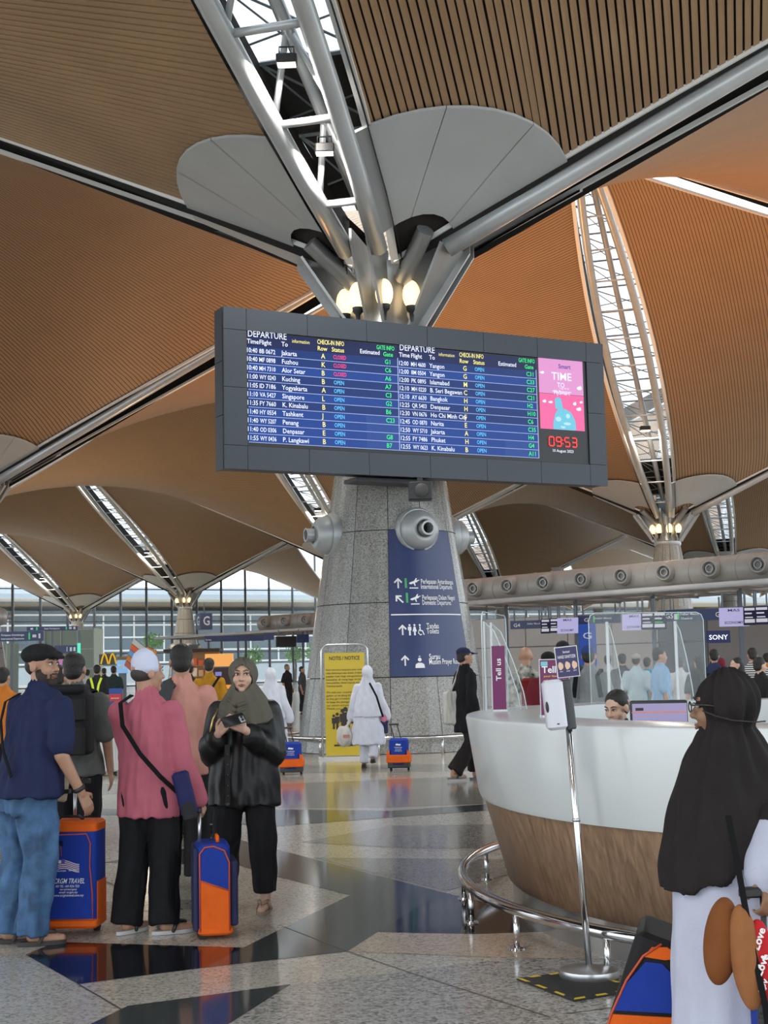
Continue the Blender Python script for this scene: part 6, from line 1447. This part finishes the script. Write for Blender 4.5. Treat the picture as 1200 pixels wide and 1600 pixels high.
# fast food counter
M1 = flat_sign('restaurant_front', 'grey-blue restaurant front with golden arched letter M', 156, 1022, 181, 1039, 62, mat('front_slate', (.05, .07, .09), .4), 'shop', 0, .3)
w_ = A(171, 1030, 62) - M1.location; mm = MB()
for sx in (-1, 1): mm.tube([(w_.x + sx * .02 + sx * .17 * math.sin(t) * 0 + sx * (.0 + .30 * (t / PI)), -.2, w_.z - .2 + .42 * math.sin(t)) for t in [PI * q / 10 for q in range(11)]], .035, 6)
mm.build('golden_arches', emis('arch_yellow', (.8, .45, .02), .8), M1, True)
flat_sign('shop_front', 'patterned dark shop fascia below the restaurant front', 131, 1040, 181, 1054, 60, mat('fascia_mottled', (.10, .09, .09), .6, noise=(6, .9), col2=(.4, .3, .3)), 'shop', 0, .2, (('KOPITIAM', .5, .3, .5, .8, PRINTW),)) if False else None
flat_sign('info_screen', 'pale blue info screen with tan header near the tilted boards', 183, 1031, 200, 1052, 50, emis('screen_pale_blue', (.22, .42, .68), .9), 'screen', 0, .1, (), 0, None, 0, ((.5, 1.12, 1., .25, mat('header_tan', (.25, .17, .06), .5)), (.4, .6, .6, .1, PRINTW), (.45, .4, .5, .08, PRINTW)), stand=.7)
# pale green glazed block and stalls at far left
PG = mat('pale_green_panel', (.30, .38, .32), .4, noise=(.4, .08))
for lab, x0, y0, x1, y1, Y in (('pale green glazed lift block at far left', 78, 982, 154, 1048, 95), ('pale green panel at the left picture edge', -40, 1006, 20, 1048, 92)):
    r = flat_sign('glazed_block', lab, x0, y0, x1, y1, Y, PG, 'partition', 0, 3.)
    a_, b_ = A(x0, y1, Y), A(x1, y0, Y); w, h = b_.x - a_.x, b_.z - a_.z
    for fx in (-.5, -.17, .17, .5): MB().box((fx * w, -1.55, h / 2), (.08, .06, h)).build('frame_bar', mat('frame_pale', (.45, .52, .48), .4), r)
    for fz in (.03, .5, .97): MB().box((0, -1.55, fz * h), (w, .06, .08)).build('frame_bar', mat('frame_pale'), r)
    MB().box((0, 0, -a_.z / 2), (w, 2.9, a_.z)).build('base', PG, r)
# hanging direction signs at left
flat_sign('overhead_sign', 'wide navy departures sign at the left edge', -30, 986, 67, 1003, 40, NAVY, 'sign', 6, .15, (('Perlepasan Antarabangsa', .52, .55, .3, .36, PRINTW), ('International Departures', .52, .16, .3, .36, PRINTW)), 0, None, 0, ((.78, .5, .025, .7, GLED), (.86, .5, .06, .3, PRINTW), (.94, .5, .03, .5, PRINTW)), stand=.03)
flat_sign('overhead_sign', 'navy arrow sign above the wide departures sign', 43, 978, 121, 986, 46, NAVY, 'sign', 4, .15, (('Balai Perlepasan', .5, .3, .5, .3, PRINTW),), 0, None, 0, ((.2, .5, .03, .7, GLED), (.1, .5, .05, .4, PRINTW), (.78, .5, .025, .7, GLED), (.86, .5, .05, .5, PRINTW), (.94, .5, .04, .6, PRINTW)), stand=.03)
flat_sign('overhead_sign', 'small navy sign with white arrows above the backpack man', 86, 1008, 121, 1021, 36, NAVY, 'sign', 4, .12, (), 0, None, 0, ((.72, .5, .09, .5, PRINTW), (.88, .5, .09, .5, PRINTW), (.55, .5, .03, .6, PRINTW)), stand=.04)
gp = A(124, 1024, 36); gpst = empty('light_post', (gp.x, 36, 0), 0, 'slim post with a glowing green strip behind the backpack man', 'post'); MB().box((0, 0, 1.3), (.06, .06, 2.6)).build('pole', POSTM, gpst); MB().box((0, -.05, A(124, 1015, 36).z), (.07, .05, .32)).build('green_strip', emis('strip_green', (.10, .75, .50), 1.), gpst)
flat_sign('poster', 'pink and violet lit poster behind the flat cap', 92, 1024, 118, 1044, 37, emis('poster_pink', (.45, .18, .35), .8), 'poster', 0, .1, stand=.9)
# queue stanchions with navy belts
NB = mat('belt_navy', (.02, .045, .16), .6)
def stanchion(p, label, sign=False):
    r = empty('stanchion', p, 0, label, 'stanchion', 'queue stanchions'); MB().lathe([(.001, 0), (.16, 0), (.16, .02), (.03, .04)], n=18).build('base', BLACK, r, 'auto'); MB().tube([(0, 0, .03), (0, 0, 1.0)], .032, 10).build('pole', BLACK, r, True); MB().tube([(0, 0, .93), (0, 0, 1.0)], .04, 10).build('head', NB, r, True)
    return r
st0 = stanchion(G(183, 1195), 'black stanchion carrying a red and blue sign')
MB().box((-.02, -.02, 1.14), (.22, .02, .27)).build('sign_board', mat('sign_blue', (.02, .07, .30), .5), st0); MB().box((-.02, -.033, 1.12), (.20, .004, .12)).build('sign_red', mat('sign_red', (.55, .03, .03), .5), st0)
vs, fs = text_fit('ZON BAGASI', .14, .03, 'CENTER', .01); MB().add([(a - .03, -.037, 1.10 + b_) for a, b_ in vs], fs).build('lettering', PRINTW, st0)
ords = ['leftmost', 'second', 'third', 'fourth', 'fifth', 'sixth']
prev = None
for k in range(6):
    p = at_floor(196 + 13 * k, 27 + 1.5 * k); stanchion(p, ords[k] + ' of the six black stanchions left of the white skullcap')
    if prev is not None:
        bl_ = MB().poly([prev + Vector((0, 0, .97)), p + Vector((0, 0, .97)), p + Vector((0, 0, .92)), prev + Vector((0, 0, .92))], (0, .01, 0)).build('queue_belt', NB); tag(bl_, 'navy belt running right from the %s stanchion' % ords[k - 1], 'belt', 'queue belts')
    prev = p
# ================================================================== LAMPS OF THE HALL
LENS = emis('floodlight_lens', (1., .86, .70), 9.)
def lamp(name, kind, loc, energy, color, size=.4, parent=None, rot=(0, 0, 0), spot=None):
    l = bpy.data.lights.new(name, kind); l.energy = energy; l.color = color
    if kind == 'AREA': l.shape = 'DISK'; l.size = size
    elif kind == 'SPOT': l.spot_size = spot; l.spot_blend = .6; l.shadow_soft_size = size
    else: l.shadow_soft_size = size
    o = bpy.data.objects.new(name, l); COL.objects.link(o); o.location = loc; o.rotation_euler = rot
    if parent: o.parent = parent
    return o
def s1pt(t, dz): 
    p = node(0, 0) + (node(-1, 0) - node(0, 0)) * t; return Vector((p.x, p.y, ZLOW + (ZHIGH - ZLOW) * t + dz))
for t, lab in ((.135, 'floodlight clamped on the overhead truss, lower one'), (.205, 'floodlight clamped on the overhead truss, upper one')):
    fl = empty('floodlight', s1pt(t, .15), 0, lab, 'lamp')
    MB().rbox((0, 0, 0), (.34, .22, .16), .03).build('lamp_housing', BLACK, fl, 'auto'); MB().box((0, 0, -.085), (.29, .18, .02)).build('lamp_lens', LENS, fl)
    MB().tube([(-.12, 0, .08), (-.12, 0, .22), (.12, 0, .22), (.12, 0, .08)], .015, 6).build('yoke', BLACK, fl, True)
    lamp('floodlight_beam', 'AREA', (0, 0, -.11), 260, (1, .93, .84), .3, fl)
for (i, j), lab in (((2, 0), 'floodlight low on the truss of the tall leaf-shaped skylight'), ((4, -2), 'floodlight low on the truss above the letter G sign'), ((5, -3), 'floodlight low on the farthest left truss'), ((3, -1), 'floodlight low on the truss left of the big column')):
    p = node(i, j) + (node(i - 1, j) - node(i, j)) * .32; fl = empty('floodlight', (p.x, p.y, ZLOW + (ZHIGH - ZLOW) * .32 + .2), 0, lab, 'lamp')
    MB().rbox((0, 0, 0), (.5, .34, .22), .04).build('lamp_housing', BLACK, fl, 'auto'); MB().box((0, 0, -.115), (.44, .28, .02)).build('lamp_lens', LENS, fl)
    lamp('floodlight_beam', 'AREA', (0, 0, -.15), 1900 if i > 2 else 700, (1, .86, .66), .5, fl)
# warm uplighters on top of the check-in canopies and behind the departure board
UPH = mat('uplighter_housing', (.2, .2, .2), .5)
def uplighter(p, label, e, col=(1., .44, .14)):
    r = empty('uplighter', p, 0, label, 'lamp', 'warm uplighters'); MB().lathe([(.001, 0), (.14, 0), (.22, .16), (.19, .16), (.12, .05)], n=16).build('lamp_bowl', UPH, r, 'auto'); MB().lathe([(.001, .10), (.15, .10)], n=14).build('lamp_lens', emis('uplighter_lens', (1., .65, .3), 4.), r)
    lamp('uplighter_beam', 'AREA', (0, 0, .18), e, col, .3, r, (PI, 0, 0))
for k, (t, lab) in enumerate(((.8, 'warm uplighter on the canopy nearest the right edge'), (6, 'warm uplighter on the middle of the right canopy'), (12.5, 'warm uplighter on the right canopy nearest the column'))):
    uplighter(isl.location + IP(t, -.8, 4.36), lab, (60, 260, 260)[k])
uplighter(isl2.location + IP2(.6, -.8, 4.36), 'warm uplighter on the far canopy behind the big column', 900)
q = board.matrix_basis @ Vector((2.2, .3, BH)); uplighter(Vector((-1.6, 30.6, 7.8)), 'warm uplighter behind the departure board', 60)  # unseen lamp added to warm the shell left of the column
uplighter(Vector((A(300, 1016, 60).x, 60.6, A(300, 1016, 60).z + .08)), 'warm uplighter on top of the souvenir kiosk', 260, (1, .66, .38))  # lamp added to brighten the far ceiling shells
uplighter(Vector((A(116, 1000, 95).x, 95, A(116, 982, 95).z - .03)), 'warm uplighter on top of the pale green block', 500, (1, .7, .42))  # another added lamp, lifting the dark shells at far left
for s_w, e_, lab in ((9, 900, 'warm uplighter on the wall top behind check-in, left one'), (17, 650, 'warm uplighter on the wall top behind check-in, right one')):
    p = pa + u_ * s_w - nw * .1; uplighter(Vector((p.x, p.y, 3.3)), lab, e_)  # both wall-top lamps are added to turn the right-hand ceiling orange
bpy.data.scenes.remove(_TS)
